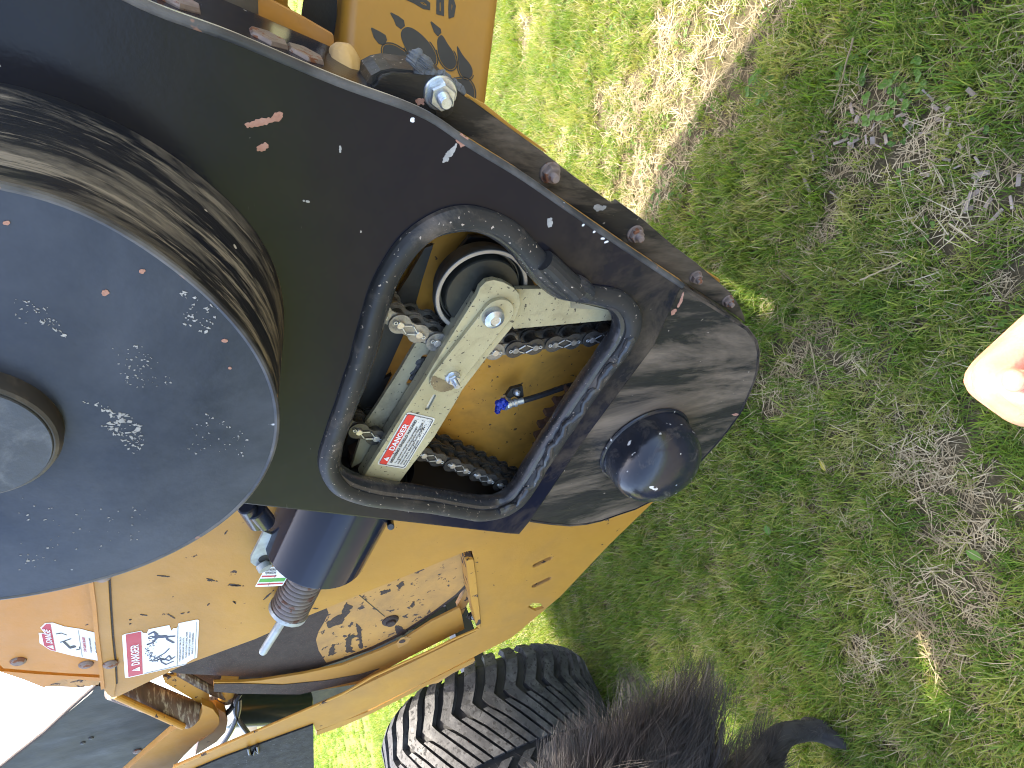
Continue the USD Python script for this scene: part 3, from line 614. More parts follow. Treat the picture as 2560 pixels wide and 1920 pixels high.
strap = stadium(z3([(897, 588)])[0], z3([(650, 902)])[0], AY - 0.006, 0.0215, 0.0225)
st = part(machine, "strap_plate", bevel_slab(strap, AY - 0.0062, 0.006, 0.001), M["cream_plate"], label="rounded pale strap plate bolted to the tensioner arm")
ha = un(*z3([(870, 598)])[0], AY - 0.0064)
part(st, "bolt_head", lathe([(0, 0.0145), (0.004, 0.0145), (0.0085, 0.0130), (0.0115, 0.0085), (0.0120, 0.0070), (0.0110, 0.0060)], ha, [0, -1, 0], 32), M["zinc"], label="shiny domed bolt head")
hb = un(*z3([(678, 893)])[0], AY - 0.0064)
bolt_with_nut(st, hb, [0, -1, -0.02], 0.0105, [M["zinc"], M["zinc"], M["zinc"]], name="clamp_bolt", stud=1.5)
half = Polygon(xz(z3([(540, 905), (590, 885), (630, 905), (690, 935), (735, 985), (700, 1060), (520, 1050)]), AY - 0.0063)).intersection(strap.buffer(-0.0006))
e_ = np.array([half.exterior.interpolate(t).coords[0] for t in np.linspace(0, half.exterior.length, 70, endpoint=False)]); e_ += RNG.normal(0, 0.0006, e_.shape)
part(st, "rust_patch", slab(Polygon(e_).buffer(0).intersection(strap), AY - 0.0067, 0.0005), M["rust_stain"], smooth=False, label="rusty stain round the clamp bolt")

# chain ------------------------------------------------------------------------------------
CY = PF + 0.044
PITCH = 0.0305
def resample(p, d):
    seg = np.r_[0, np.cumsum(np.linalg.norm(np.diff(p, axis=0), axis=1))]
    s = np.arange(0, seg[-1], d)
    return np.c_[np.interp(s, seg, p[:, 0]), np.interp(s, seg, p[:, 1])]
def link_poly(a, bq, r, waist):
    a, bq = np.array(a), np.array(bq); t = (bq - a) / np.linalg.norm(bq - a); m = (a + bq) / 2
    g = unary_union([Point(a).buffer(r, 12), Point(bq).buffer(r, 12), LineString([a, bq]).buffer(waist)])
    return g.buffer(r * 0.55).buffer(-r * 0.55)
ROW = 0.0255
def chain(path_px, near, far, label, start=0):
    p = resample(smooth_loop(xz(path_px, CY), 300, closed=False), PITCH)
    ch = group_part(machine, "drive_chain", label)
    for k in range(len(p) - 1):
        a, bq = p[k], p[k + 1]; m = near if k < len(p) * 0.55 else far
        outer = (k + start) % 2 == 0
        r = 0.0142 if outer else 0.0132
        g = link_poly(a, bq, r, 0.0098)
        ms = []
        if outer:
            ys = [CY, CY + ROW + 0.001, CY + 2 * ROW + 0.002]
        else:
            ys = [CY + 0.0034, CY + ROW - 0.003, CY + ROW + 0.005, CY + 2 * ROW - 0.002]
        for y in ys:
            ms.append(slab(g, y, 0.0028))
        lk = part(ch, "outer_link" if outer else "inner_link", cat(ms), m, smooth=False)
        rl = [cyl([a[0], CY + 0.004, a[1]], [a[0], CY + ROW - 0.001, a[1]], 0.0092, n=18), cyl([a[0], CY + ROW + 0.006, a[1]], [a[0], CY + 2 * ROW, a[1]], 0.0092, n=18)]
        part(lk, "roller", cat(rl), far)
        if outer:
            t = (bq - a) / np.linalg.norm(bq - a); nn = np.array([-t[1], t[0]])
            for e, sg in ((a, 1), (bq, -1)):
                part(lk, "pin", cyl([e[0], CY - 0.0036, e[1]], [e[0], CY + 0.002, e[1]], 0.0050, n=16, bevel=0.0006), M["pin_steel"] if m is near else M["steel_chain"])
                cm = []
                base = e - sg * t * 0.001
                eye = [np.array([base[0] - sg * t[0] * 0.0065 + 0.0022 * math.cos(q) * nn[0] + 0.0022 * math.sin(q) * t[0], CY - 0.0022, base[1] - sg * t[1] * 0.0065 + 0.0022 * math.cos(q) * nn[1] + 0.0022 * math.sin(q) * t[1]]) for q in np.linspace(0, 2 * np.pi, 10, endpoint=False)]
                cm.append(sweep(eye, 0.0008, 6, True))
                for s2 in (-1, 1):
                    d0 = e + sg * t * 0.003 + s2 * nn * 0.001; d1 = e + sg * t * 0.0140 + s2 * nn * 0.0066
                    cm.append(sweep(np.linspace([d0[0], CY - 0.002, d0[1]], [d1[0], CY - 0.0016, d1[1]], 3), 0.0009, 6))
                part(lk, "cotter_pin", cat(cm), M["zinc"])
    return ch
chain(z3([(130, 480), (250, 550), (360, 605), (480, 668), (594, 722), (740, 768), (885, 772), (1075, 748), (1262, 722), (1450, 697), (1600, 676)]), M["steel_chain"], M["chain_greasy"], "upper run of the heavy roller chain", start=1)
chain(z3([(60, 1075), (215, 1150), (325, 1192), (440, 1232), (545, 1270), (660, 1312), (740, 1342), (840, 1384), (945, 1430), (1060, 1480)]), M["chain_greasy"], M["chain_greasy"], "lower greasy run of the roller chain", start=0)

# sprocket teeth seen under the edging
ga, gb = un(*z3([(1262, 935)])[0], PF + 0.075), un(*z3([(1085, 1215)])[0], PF + 0.075)
gd = (gb - ga) / np.linalg.norm(gb - ga); gn = np.array([gd[2], 0, -gd[0]])
gn = gn if gn @ (un(*z8([(612, 1205)])[0], PF + 0.075) - ga) > 0 else -gn
gR = 0.150
sc = (ga + gb) / 2 + gn * math.sqrt(gR ** 2 - (np.linalg.norm(gb - ga) / 2) ** 2) - gn * 0.006
NT = 34
tp = []
for k in range(NT):
    t0 = 2 * np.pi * k / NT
    for dt, rr in ((-0.40, 0.90), (-0.22, 0.93), (-0.12, 1.0), (0.12, 1.0), (0.22, 0.93), (0.40, 0.90)):
        a = t0 + dt * 2 * np.pi / NT
        tp.append((sc[0] + gR * rr * math.cos(a), sc[2] + gR * rr * math.sin(a)))
part(machine, "sprocket", slab(Polygon(tp).difference(Point(sc[0], sc[2]).buffer(gR * 0.45)), PF + 0.072, 0.012), M["gear"], smooth=False, label="rusty brown sprocket teeth at the lower edge")

# grease hose, fitting and blue grease
hp = [un(x, y, PF + 0.085) for x, y in z3([(955, 1022), (1020, 1005), (1120, 975), (1215, 942), (1290, 922), (1400, 880)])]
ho = part(machine, "grease_hose", fix(sweep(smooth_loop(hp, 30, False), 0.0050, 10)), M["hose"], label="thin black hose across the yellow plate")
h0, h1 = hp[0], hp[1]
dv = (h1 - h0) / np.linalg.norm(h1 - h0)
part(ho, "hose_ferrule", lathe([(0, 0.0062), (0.002, 0.0072), (0.007, 0.0072), (0.008, 0.006), (0.011, 0.006), (0.012, 0.007), (0.017, 0.007), (0.018, 0.005), (0.028, 0.0056), (0.029, 0.005)], h0 - dv * 0.006, dv, 20), M["zinc"])
hx = un(*z3([(940, 1030)])[0], PF + 0.085)
part(ho, "elbow_fitting", hexprism(hx - [0, 0.003, 0], [0.2, 1, 0], 0.0098, 0.018), M["zinc"], smooth=False)
bl = []
for k in range(14):
    c = un(*z3([(912 + RNG.normal(0, 9), 1025 + RNG.normal(0, 17))])[0], PF + 0.082 + RNG.normal(0, 0.002))
    s = trimesh.creation.icosphere(2, RNG.uniform(0.003, 0.006)); s.vertices += RNG.normal(0, 0.0006, s.vertices.shape); s.apply_translation(c); bl.append(s)
part(ho, "blue_grease", cat(bl), M["blue_grease"], smooth=True, label="blob of bright blue grease")
ck = poly(z3([(935, 985), (960, 950), (1015, 935), (1022, 985), (1000, 1000), (975, 985), (950, 1000)]), PF + 0.092)
cp = part(machine, "hose_clip", slab(ck, PF + 0.092, 0.006), M["dark_metal"])
bolt_with_nut(cp, un(*z3([(985, 962)])[0], PF + 0.091), [0.1, -1, 0], 0.0068, [M["dark_metal"], M["zinc"], M["zinc"]], name="clip_bolt", stud=0.8)
# dark block and bushing far behind in the lower left of the opening
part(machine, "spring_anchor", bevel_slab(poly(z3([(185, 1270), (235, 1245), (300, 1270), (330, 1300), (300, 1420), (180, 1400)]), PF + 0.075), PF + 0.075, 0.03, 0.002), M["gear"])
part(machine, "dark_stay", slab(poly(z3([(130, 1300), (250, 960), (330, 690), (380, 540), (470, 400), (545, 270), (585, 255), (530, 430), (495, 560), (430, 715), (345, 905), (385, 880), (300, 1050), (180, 1340)]), PF + 0.095), PF + 0.095, 0.006), M["dark_metal"])  # black sheet that draws the deep shade left of the rear arm
part(machine, "pulley_backing", slab(poly(z3([(600, 640), (590, 520), (625, 400), (690, 300), (760, 215), (900, 230), (1010, 330), (1080, 460), (900, 560), (700, 640)]), PF + 0.100), PF + 0.100, 0.006), M["dark_metal"])  # black sheet standing in for the shading round the idler

# ---- yellow side plate ---------------------------------------------------------------------
plate_px = [(-60, 1180), (225, 1441)] + z4([(560, 520), (600, 850), (640, 1170), (652, 1205), (680, 1228), (720, 1222), (1100, 1040), (1561, 870)]) + z5([(440, 780), (810, 630), (1180, 480), (1435, 375), (1470, 372), (1480, 420), (1522, 800), (1512, 832), (1490, 850), (1100, 1040), (700, 1230), (240, 1430), (0, 1530), (-300, 1660), (-300, 1720), (0, 1592), (530, 1400), (545, 1438), (700, 1385), (855, 1315), (1170, 1160), (1480, 1000), (1700, 888)]) + [(1308, 1570), (1402, 1490), (1520, 1365), (1632, 1256), (1740, 1120), (1800, 700), (1500, 520), (1100, 240), (800, 160), (300, 60), (-60, 60)]
plate = Polygon(xz(plate_px, PA)).buffer(0)
slots = [stadium((x - 17, y + 8), (x + 17, y - 8), PA, 0.0085) for x, y in ((1356, 1405), (1354, 1456))] + [Polygon(xz([(1322, 1517), (1332, 1508), (1350, 1510), (1358, 1520), (1340, 1526)], PA)).buffer(0.002)]
plate = plate.difference(unary_union(slots))
sp = part(machine, "side_plate", bevel_slab(plate, PA, 0.008, 0.0015), M["yellow"], label="large yellow side plate with a long open slot")
# the part of the plate inside the guard is oily: a liner sheet lying on it
part(machine, "oily_liner", slab(Polygon(xz(g_out, PA)).buffer(0.02).intersection(plate), PA - 0.0012, 0.0012), M["yellow_inner"], label="oily amber yellow plate behind the chain")
for x, y in ((1356, 1405), (1354, 1456)):
    part(sp, "slot_lining", slab(stadium((x - 17, y + 8), (x + 17, y - 8), PA, 0.0085).difference(stadium((x - 17, y + 8), (x + 17, y - 8), PA, 0.0070)), PA + 0.001, 0.012), M["yellow_worn"])
    part(sp, "backing_strip", slab(stadium((x - 17, y + 8), (x + 17, y - 8), PA, 0.012), PA + 0.014, 0.003), M["yellow_worn"])
# thickness lip of the slot: right end and lower edge, chipped
endlip = Polygon(xz(zs([(1690, 0), (1720, 240), (1760, 560), (1800, 720), (1830, 900), (1870, 940), (1880, 860), (1850, 560), (1810, 200), (1780, -10)]), PA - 0.001)).buffer(0)
part(sp, "slot_end_lip", slab(endlip.buffer(0.001), PA - 0.0022, 0.05), M["yellow_edge"])
lowlip = LineString(xz(zs([(1850, 940), (1500, 1090), (1200, 1240), (800, 1420), (400, 1600)]) + z5([(700, 1218), (240, 1418), (0, 1520), (-300, 1655)]), PA)).buffer(0.0035, cap_style=2)
part(sp, "slot_lower_lip", slab(lowlip, PA - 0.0030, 0.0030), M["yellow_edge"])
# front lip with its folded edge, and carriage bolts
fold_ln = LineString(xz(z4([(666, 468), (676, 660), (690, 860), (706, 1010), (712, 1140)]), PA))
part(sp, "panel_seam", slab(fold_ln.buffer(0.0016), PA - 0.0012, 0.0012), M["rust"])
lap_s = Polygon(xz(z4([(560, 490), (664, 468), (674, 660), (688, 860), (704, 1010), (712, 1140), (700, 1215), (655, 1205), (625, 1165), (600, 850)]), PA)).buffer(0)
part(sp, "lapped_strip", slab(lap_s.buffer(-0.001), PA - 0.0026, 0.0026), M["yellow"])
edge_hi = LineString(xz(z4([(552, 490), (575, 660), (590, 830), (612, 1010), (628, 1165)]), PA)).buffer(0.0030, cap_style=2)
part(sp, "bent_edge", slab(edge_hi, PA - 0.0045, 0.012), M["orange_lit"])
for q in ((625, 492), (675, 1024)):
    o = un(*z4([q])[0], PA - 0.0027)
    part(sp, "carriage_bolt", lathe([(0, 0.0125), (0.002, 0.0120), (0.005, 0.0085), (0.0062, 0.004), (0.0064, 0.0)], o, [0, -1, 0], 24), M["rusty_bolt"])
for a in ([(950, 482), (1050, 495)], [(1245, 498), (1330, 522)], [(1255, 510), (1300, 520)], [(1380, 535), (1480, 547)], [(1005, 708), (1085, 757)], [(850, 720), (905, 730)], [(1100, 717), (1130, 712)], [(1140, 712), (1160, 706)], [(1425, 640), (1440, 655)], [(785, 755), (805, 752)], [(785, 780), (803, 778)], [(1262, 670), (1278, 652)], [(1360, 245), (1395, 200)], [(1205, 355), (1213, 345)]):
    (x0, y0), (x1, y1) = z4(a); t = np.array([x1 - x0, y1 - y0]); L = np.linalg.norm(t); nn = np.array([-t[1], t[0]]) / L * 1.5
    blotch(sp, [(x0, y0), (x0 + t[0] * .4 + nn[0], y0 + t[1] * .4 + nn[1]), (x1, y1), (x0 + t[0] * .5 - nn[0], y0 + t[1] * .5 - nn[1])], PA, M["rust"], "scratch", jitter=0.0004)
for a in ([(15, 575), (120, 580)], [(225, 670), (300, 600)], [(525, 712), (560, 715)], [(600, 545), (608, 575)], [(745, 490), (808, 470)], [(50, 665), (70, 685)]):
    (x0, y0), (x1, y1) = z5(a); t = np.array([x1 - x0, y1 - y0]); L = np.linalg.norm(t); nn = np.array([-t[1], t[0]]) / L * 1.6
    blotch(sp, [(x0, y0), (x0 + t[0] * .4 + nn[0], y0 + t[1] * .4 + nn[1]), (x1, y1), (x0 + t[0] * .5 - nn[0], y0 + t[1] * .5 - nn[1])], PA, M["rust"], "scratch", jitter=0.0005)

# ---- rotor disc seen through the slot -----------------------------------------------------------
RY = PA + 0.055
disc_low = z5([(-340, 1020), (-320, 1090), (-250, 1100), (0, 1112), (180, 1122), (350, 1120), (520, 1080), (700, 1020), (880, 955), (1060, 868), (1250, 740), (1380, 640), (1450, 575)])
disc_px = disc_low + z5([(1520, 500), (1520, 250), (1000, 380), (500, 640), (0, 860), (-250, 950)])
disc = part(machine, "rotor_disc", bevel_slab(Polygon(xz(disc_px, RY)).buffer(0), RY, 0.020, 0.002), M["rust"], label="rusty rotor disc behind the slot")
worn = z5([(560, 850), (590, 800), (620, 740), (600, 690), (800, 600), (1130, 450), (1460, 330), (1470, 520), (1440, 560), (1370, 630), (1240, 728), (1055, 850), (880, 935), (700, 1005), (606, 1034), (560, 960), (545, 900)])
part(disc, "worn_paint", slab(Polygon(xz(worn, RY)).buffer(0), RY - 0.0006, 0.0006), M["yellow_worn"], smooth=False, label="patchy worn yellow paint")
dbo = un(*zs([(640, 830)])[0], RY - 0.0007)
rb = part(disc, "disc_bolt", lathe([(0, 0.0205), (0.003, 0.0200), (0.006, 0.0170), (0.0065, 0.0125), (0.005, 0.0122)], dbo, [0, -1, 0], 32), M["rust"])
part(rb, "bolt_head", lathe([(0.003, 0.0115), (0.011, 0.0112), (0.0125, 0.0095)], dbo, [0, -1, 0], 24), M["rust"])
for a in ([(210, 480), (560, 775)], [(710, 910), (840, 1040)]):
    part(disc, "joint_line", slab(LineString(xz(zs(a), RY)).buffer(0.0009), RY - 0.0012, 0.0006), M["dark_metal"], smooth=False)
blotch(disc, zs([(700, 910), (760, 905), (830, 950), (880, 985), (820, 1040), (720, 1020)]), RY - 0.0006, M["rust"], "bare_patch", jitter=0.001)
hole_c = un(*zs([(105, 1065)])[0], RY - 0.0012)
part(disc, "bolt_hole", lathe([(0, 0.0088), (0.0002, 0.0088)], hole_c, [0, -1, 0], 24), M["dark_metal"])
for pts in ([(620, 830), (700, 800), (760, 700), (720, 680), (700, 740), (600, 800)], [(720, 900), (745, 850), (760, 960), (775, 970), (720, 975)], [(785, 800), (810, 830), (820, 950), (800, 950)], [(615, 990), (640, 930), (660, 920), (650, 990)], [(925, 610), (990, 598), (985, 615), (930, 630)], [(1025, 575), (1060, 550), (1065, 575), (1035, 592)], [(1105, 700), (1120, 668), (1130, 680), (1115, 712)]):
    blotch(disc, z5(pts), RY - 0.0006, M["rust"], "bare_patch", jitter=0.0016)
# guard band under the disc
band_px = zs([(-1200, 2000), (-600, 1720), (0, 1480), (400, 1310), (800, 1120), (1150, 920), (1540, 665), (1580, 690), (1660, 960), (1300, 1130), (700, 1450), (300, 1620), (-200, 1760), (-1200, 2150)])
bd = part(machine, "guard_band", bevel_slab(Polygon(xz(z5([(-60, 1150), (90, 1150), (220, 1140), (470, 1100), (700, 1050), (930, 960), (1060, 900), (1230, 790), (1395, 708), (1405, 730), (1425, 835), (1100, 1000), (800, 1160), (450, 1215), (90, 1215), (-60, 1200)]), PA + 0.035)).buffer(0), PA + 0.035, 0.006, 0.001), M["yellow"], label="curved yellow guard band below the rotor disc")
part(bd, "rusty_band", slab(Polygon(xz(z5([(-60, 1160), (90, 1158), (350, 1165), (600, 1140), (800, 1105), (920, 1070), (800, 1140), (450, 1222), (90, 1218), (-60, 1205)]), PA + 0.034)).buffer(0), PA + 0.0335, 0.0016), M["rust"])
eb = un(*zs([(805, 1125)])[0], PA + 0.0335)
part(bd, "ear_hole", lathe([(0, 0.0082), (0.0003, 0.0082)], eb, [0, -1, 0.1], 20), M["rust"])
part(bd, "band_ear", slab(Polygon(xz(zs([(735, 1150), (790, 1085), (860, 1065), (912, 1085), (870, 1150), (760, 1210)]), PA + 0.0342)).buffer(0.002), PA + 0.0342, 0.0012), M["yellow_worn"])
# bolt and small bracket at the slot's end
eo = un(*zs([(1750, 765)])[0], PA + 0.05)
part(machine, "end_bracket", slab(Polygon(xz(zs([(1790, 420), (1640, 760), (1560, 640), (1700, 380)]), PA + 0.06)).buffer(0), PA + 0.06, 0.012), M["yellow_worn"])
bolt_with_nut(machine, eo, [0.45, -1, -0.15], 0.011, [M["dark_metal"], M["dark_metal"], M["zinc_dull"]], name="end_bolt")

# ---- spring tensioner hanging below the guard ----------------------------------------------------
TY = PF + 0.090
tax = un(*zt([(640, 1100)])[0], TY) - un(*zt([(830, 700)])[0], TY); tax /= np.linalg.norm(tax)
e1 = un(*zt([(395, 560)])[0], TY); e2 = un(*zt([(1330, 760)])[0], TY)
mouth = un(*zt([(862, 700)])[0], TY)
perp = np.array([tax[2], 0, -tax[0]])
trad = abs((e2 - e1) @ perp) / 2 * 0.94
mouth = mouth - tax * 0.034
top = mouth - tax * 0.225
tube = part(machine, "spring_housing", fix(cat([lathe([(0, trad), (0.222, trad), (0.225, trad - 0.002), (0.225, trad - 0.006), (0.02, trad - 0.006)], top, tax, 72, False)])), M["gloss_black"], label="glossy black tube round the tension spring")
part(tube, "end_plate", lathe([(0, trad - 0.0065), (0.003, trad - 0.0065)], mouth - tax * 0.006, tax, 48), M["gloss_black"])
blotch_c = un(*zt([(800, 650)])[0], TY - trad * 0.97)
s0, s1 = un(*zt([(840, 800)])[0], TY), un(*zt([(640, 1205)])[0], TY)
srad = np.linalg.norm(un(*zt([(535, 1100)])[0], TY) - un(*zt([(830, 1180)])[0], TY)) / 2 * 0.92
turns = 11.0; tt2 = np.linspace(0, 1, 340)
e, f_, a_ = frame_of(s1 - s0)
hel = s0 + (s1 - s0) * tt2[:, None] + (srad - 0.0030) * (np.cos(2 * np.pi * turns * tt2)[:, None] * e + np.sin(2 * np.pi * turns * tt2)[:, None] * f_)
wire = np.linalg.norm(s1 - s0) / turns * 0.48
spg = part(machine, "tension_spring", fix(sweep(hel, wire, 9, up=a_)), M["spring_steel"], smooth=True, label="coiled tension spring with rust on its coils")
part(spg, "spring_core", cyl(s0 - a_ * 0.03, s1, srad * 0.80, n=28), M["dark_metal"])
rod = part(machine, "tension_rod", lathe([(-0.006, srad * 0.75), (-0.004, srad * 1.12), (0.004, srad * 1.12), (0.012, srad * 0.85), (0.020, 0.0088), (0.070, 0.0082), (0.106, 0.0080), (0.110, 0.0066), (0.112, 0.004)], s1, un(*zt([(445, 1520)])[0], TY - 0.015) - s1, 28), M["zinc_dull"], label="grey tension rod below the spring")
bkt = part(machine, "tension_bracket", slab(poly(zt([(395, 430), (330, 560), (265, 690), (262, 735), (300, 765), (370, 795), (410, 760), (620, 770), (760, 760), (560, 560), (470, 460)]), PF + 0.085), PF + 0.085, 0.006), M["zinc_dull"], label="pale zinc bracket beside the spring")
part(bkt, "bracket_hole", lathe([(0, 0.0105), (0.0004, 0.0105)], un(*zt([(405, 700)])[0], PF + 0.0846), [0, -1, 0], 24), M["dark_metal"])
part(bkt, "bushing", lathe([(0, 0.0115), (0.010, 0.0115), (0.011, 0.009), (0.011, 0.006)], un(*zt([(380, 752)])[0], PF + 0.085), [-0.3, -1, -0.4], 24), M["zinc_dull"])
part(machine, "hinge_knuckle", cyl(un(*zt([(215, 170)])[0], PF + 0.03), un(*zt([(330, 350)])[0], PF + 0.05), 0.0125, n=24, bevel=0.002), M["gloss_black"])
part(machine, "hinge_knuckle", cyl(un(*zt([(290, 200)])[0], PF + 0.035), un(*zt([(400, 330)])[0], PF + 0.055), 0.0155, n=24, bevel=0.002), M["gloss_black"])
pin = part(machine, "stop_pin", cyl(un(*zt([(1640, 320)])[0], PF + 0.03), un(*zt([(1648, 385)])[0], PF + 0.005), 0.0055, n=16, bevel=0.001), M["hose"])

# ---- stickers -------------------------------------------------------------------------------------
def sticker(name, corners, Y, label, body, mat_body, nrm=None):
    """corners: top-left, top-right, bottom-right, bottom-left in reading order"""
    P = [un(x, y, Y) for x, y in corners] if nrm is None else [on_plane(x, y, Y, nrm) for x, y in corners]
    O = P[3]; U = ((P[2] - P[3]) + (P[1] - P[0])) / 2; V = ((P[0] - P[3]) + (P[1] - P[2])) / 2
    N = np.cross(U, V); N /= np.linalg.norm(N)
    W, Hh = np.linalg.norm(U), np.linalg.norm(V)
    V = V / Hh; U = U / W
    def place(m2, lift):
        v = np.array(m2.vertices)
        return trimesh.Trimesh(O + v[:, :1] * U + v[:, 1:2] * V + (v[:, 2:] * 0.4 + lift) * N, m2.faces, process=False)
    def flat(g, lift, th=0.0004):
        gs = [p for p in getattr(g, "geoms", [g]) if p.area > 1e-10]
        return place(cat([trimesh.creation.extrude_polygon(shapely.geometry.polygon.orient(p), th / 0.4, engine="earcut") for p in gs]), lift)
    s = part(machine, name, flat(body(W, Hh), 0.0002, 0.0004), mat_body, smooth=False, label=label)
    def text(t, x, y, h, mat, lift=0.0014, bold=True, nm="lettering", fit=None):
        m2 = meshkit.text_mesh(t, h, 0.0005, bold)
        if fit:
            m2.vertices[:, 0] *= fit / max(m2.bounds[1][0], 1e-6)
        m2.apply_translation([x, y, 0]); part(s, nm, place(m2, lift), mat, smooth=False)
    return s, W, Hh, flat, text

def rounded(x0, y0, x1, y1, r):
    return sbox(x0 + r, y0 + r, x1 - r, y1 - r).buffer(r, 8)

def triangle_mark(x, y, h):
    return Polygon([(x, y), (x + h * 1.1, y), (x + h * 0.55, y + h)]).difference(unary_union([sbox(x + h * 0.49, y + h * 0.3, x + h * 0.61, y + h * 0.7), Point(x + h * 0.55, y + h * 0.17).buffer(h * 0.07)]))

s, W, Hh, flat, text = sticker("danger_sticker", [(945, 1160), (1018, 1029), (1093, 1045), (1012, 1172)], AY - 0.0002, "small red and white danger sticker on the tensioner arm", lambda w, h: rounded(0, 0, w, h, 0.005), M["white_grimy"])
part(s, "red_band", flat(sbox(0.003, Hh * 0.70, W - 0.003, Hh * 0.95), 0.0007, 0.0003), M["red"], smooth=False)
part(s, "border", flat(rounded(0.0025, 0.0025, W - 0.0025, Hh * 0.96, 0.004).difference(rounded(0.0033, 0.0033, W - 0.0033, Hh * 0.952, 0.0035)), 0.0010, 0.0003), M["ink"], smooth=False)
part(s, "hazard_triangle", flat(triangle_mark(W * 0.10, Hh * 0.745, Hh * 0.16), 0.0013, 0.0003), M["white"], smooth=False)
text("DANGER", W * 0.30, Hh * 0.745, Hh * 0.155, M["white"], fit=W * 0.50)
text("MISSING SHIELD HAZARD", W * 0.08, Hh * 0.555, Hh * 0.085, M["ink"], fit=W * 0.82)
for k, t in enumerate(("To prevent serious injury or death:", "install and secure shields before operating.", "Keep hands, feet, hair and clothing", "away from moving parts.")):
    text(t, W * 0.08, Hh * (0.42 - 0.10 * k), Hh * 0.058, M["ink"], bold=False, fit=W * (0.72, 0.80, 0.72, 0.5)[k])
ink = [Point(W * RNG.uniform(0.35, 0.95), Hh * RNG.uniform(0.05, 0.45)).buffer(RNG.uniform(0.0003, 0.0010), 3) for _ in range(70)]
part(s, "grease_marks", flat(unary_union(ink), 0.0018, 0.0002), M["ink"], smooth=False, kind="stuff")

def torn(w, h):
    g = rounded(0, 0, w, h, 0.006)
    bites = [Polygon([(w * 1.01, h * 0.66), (w * 0.93, h * 0.69), (w * 0.95, h * 0.74), (w * 1.01, h * 0.76)]), Polygon([(w * 1.01, h * 0.27), (w * 0.90, h * 0.30), (w * 0.92, h * 0.34), (w * 0.87, h * 0.37), (w * 1.01, h * 0.40)]), Polygon([(-0.01, -0.01), (0.14 * w, -0.01), (0.10 * w, 0.06 * h), (0.05 * w, 0.14 * h), (-0.01, 0.20 * h)])]
    return g.difference(unary_union(bites))
s, W, Hh, flat, text = sticker("danger_sticker", [(316, 1697), (305, 1586), (501, 1549), (492, 1655)], PA - 0.0002, "large danger sticker with a person hit by flying chips", torn, M["white"])
body = torn(W, Hh)
part(s, "red_band", flat(sbox(0.003, Hh * 0.76, W - 0.002, Hh * 0.955).intersection(body), 0.0007, 0.0003), M["crimson"], smooth=False)
part(s, "hazard_triangle", flat(triangle_mark(W * 0.12, Hh * 0.795, Hh * 0.11), 0.0013, 0.0003), M["white"], smooth=False)
text("DANGER", W * 0.27, Hh * 0.80, Hh * 0.10, M["white"], fit=W * 0.46)
part(s, "border", flat(unary_union([sbox(W * 0.02, Hh * 0.28, W * 0.97, Hh * 0.288), sbox(W * 0.02, Hh * 0.05, W * 0.026, Hh * 0.74), sbox(W * 0.1, Hh * 0.03, W * 0.96, Hh * 0.036)]).intersection(body), 0.0010, 0.0003), M["ink"], smooth=False)
def strokes(ls, w):
    return unary_union([LineString([(x * W, y * Hh) for x, y in l]).buffer(w) for l in ls])
fig = strokes([[(0.60, 0.34), (0.70, 0.42), (0.78, 0.44)], [(0.74, 0.33), (0.76, 0.42), (0.80, 0.52)], [(0.80, 0.52), (0.86, 0.58)], [(0.78, 0.56), (0.70, 0.62), (0.68, 0.68)], [(0.86, 0.56), (0.93, 0.60), (0.90, 0.66)]], 0.0020).union(Point(W * 0.82, Hh * 0.64).buffer(0.0045).difference(Point(W * 0.82, Hh * 0.64).buffer(0.0025))).union(strokes([[(0.78, 0.46), (0.81, 0.58)]], 0.004))
part(s, "person_pictogram", flat(fig, 0.0010, 0.0003), M["navy_ink"], smooth=False)
mach = strokes([[(0.30, 0.66), (0.26, 0.58), (0.30, 0.52), (0.20, 0.50), (0.12, 0.44), (0.16, 0.34)], [(0.30, 0.52), (0.24, 0.46), (0.32, 0.40), (0.22, 0.36)], [(0.34, 0.56), (0.40, 0.46), (0.48, 0.40)], [(0.26, 0.46), (0.20, 0.40), (0.26, 0.32)]], 0.0013)
part(s, "cutter_pictogram", flat(mach, 0.0010, 0.0003), M["navy_ink"], smooth=False)
dots = []
for k in range(110):
    t = RNG.random(); ang = math.radians(200 - 165 * t)
    x, y = 0.55 + 0.26 * math.cos(ang) + RNG.normal(0, 0.03), 0.50 + 0.17 * math.sin(ang) + RNG.normal(0, 0.03)
    dots.append(Point(W * x, Hh * y).buffer(RNG.uniform(0.0006, 0.0013), 2))
part(s, "chip_dots", flat(unary_union(dots).intersection(body), 0.0010, 0.0003), M["navy_ink"], smooth=False, kind="stuff")
for k, t in enumerate(("THROWN OBJECTS CAN CAUSE", "SERIOUS INJURY OR DEATH.", "STAND CLEAR OF MACHINE", "AND KEEP OTHERS AWAY", "WHILE IT IS RUNNING.")):
    text(t, W * (0.12 + 0.03 * k), Hh * (0.235 - 0.043 * k), Hh * 0.024, M["ink"], bold=False, fit=W * (0.58, 0.52, 0.6, 0.55, 0.5)[k])

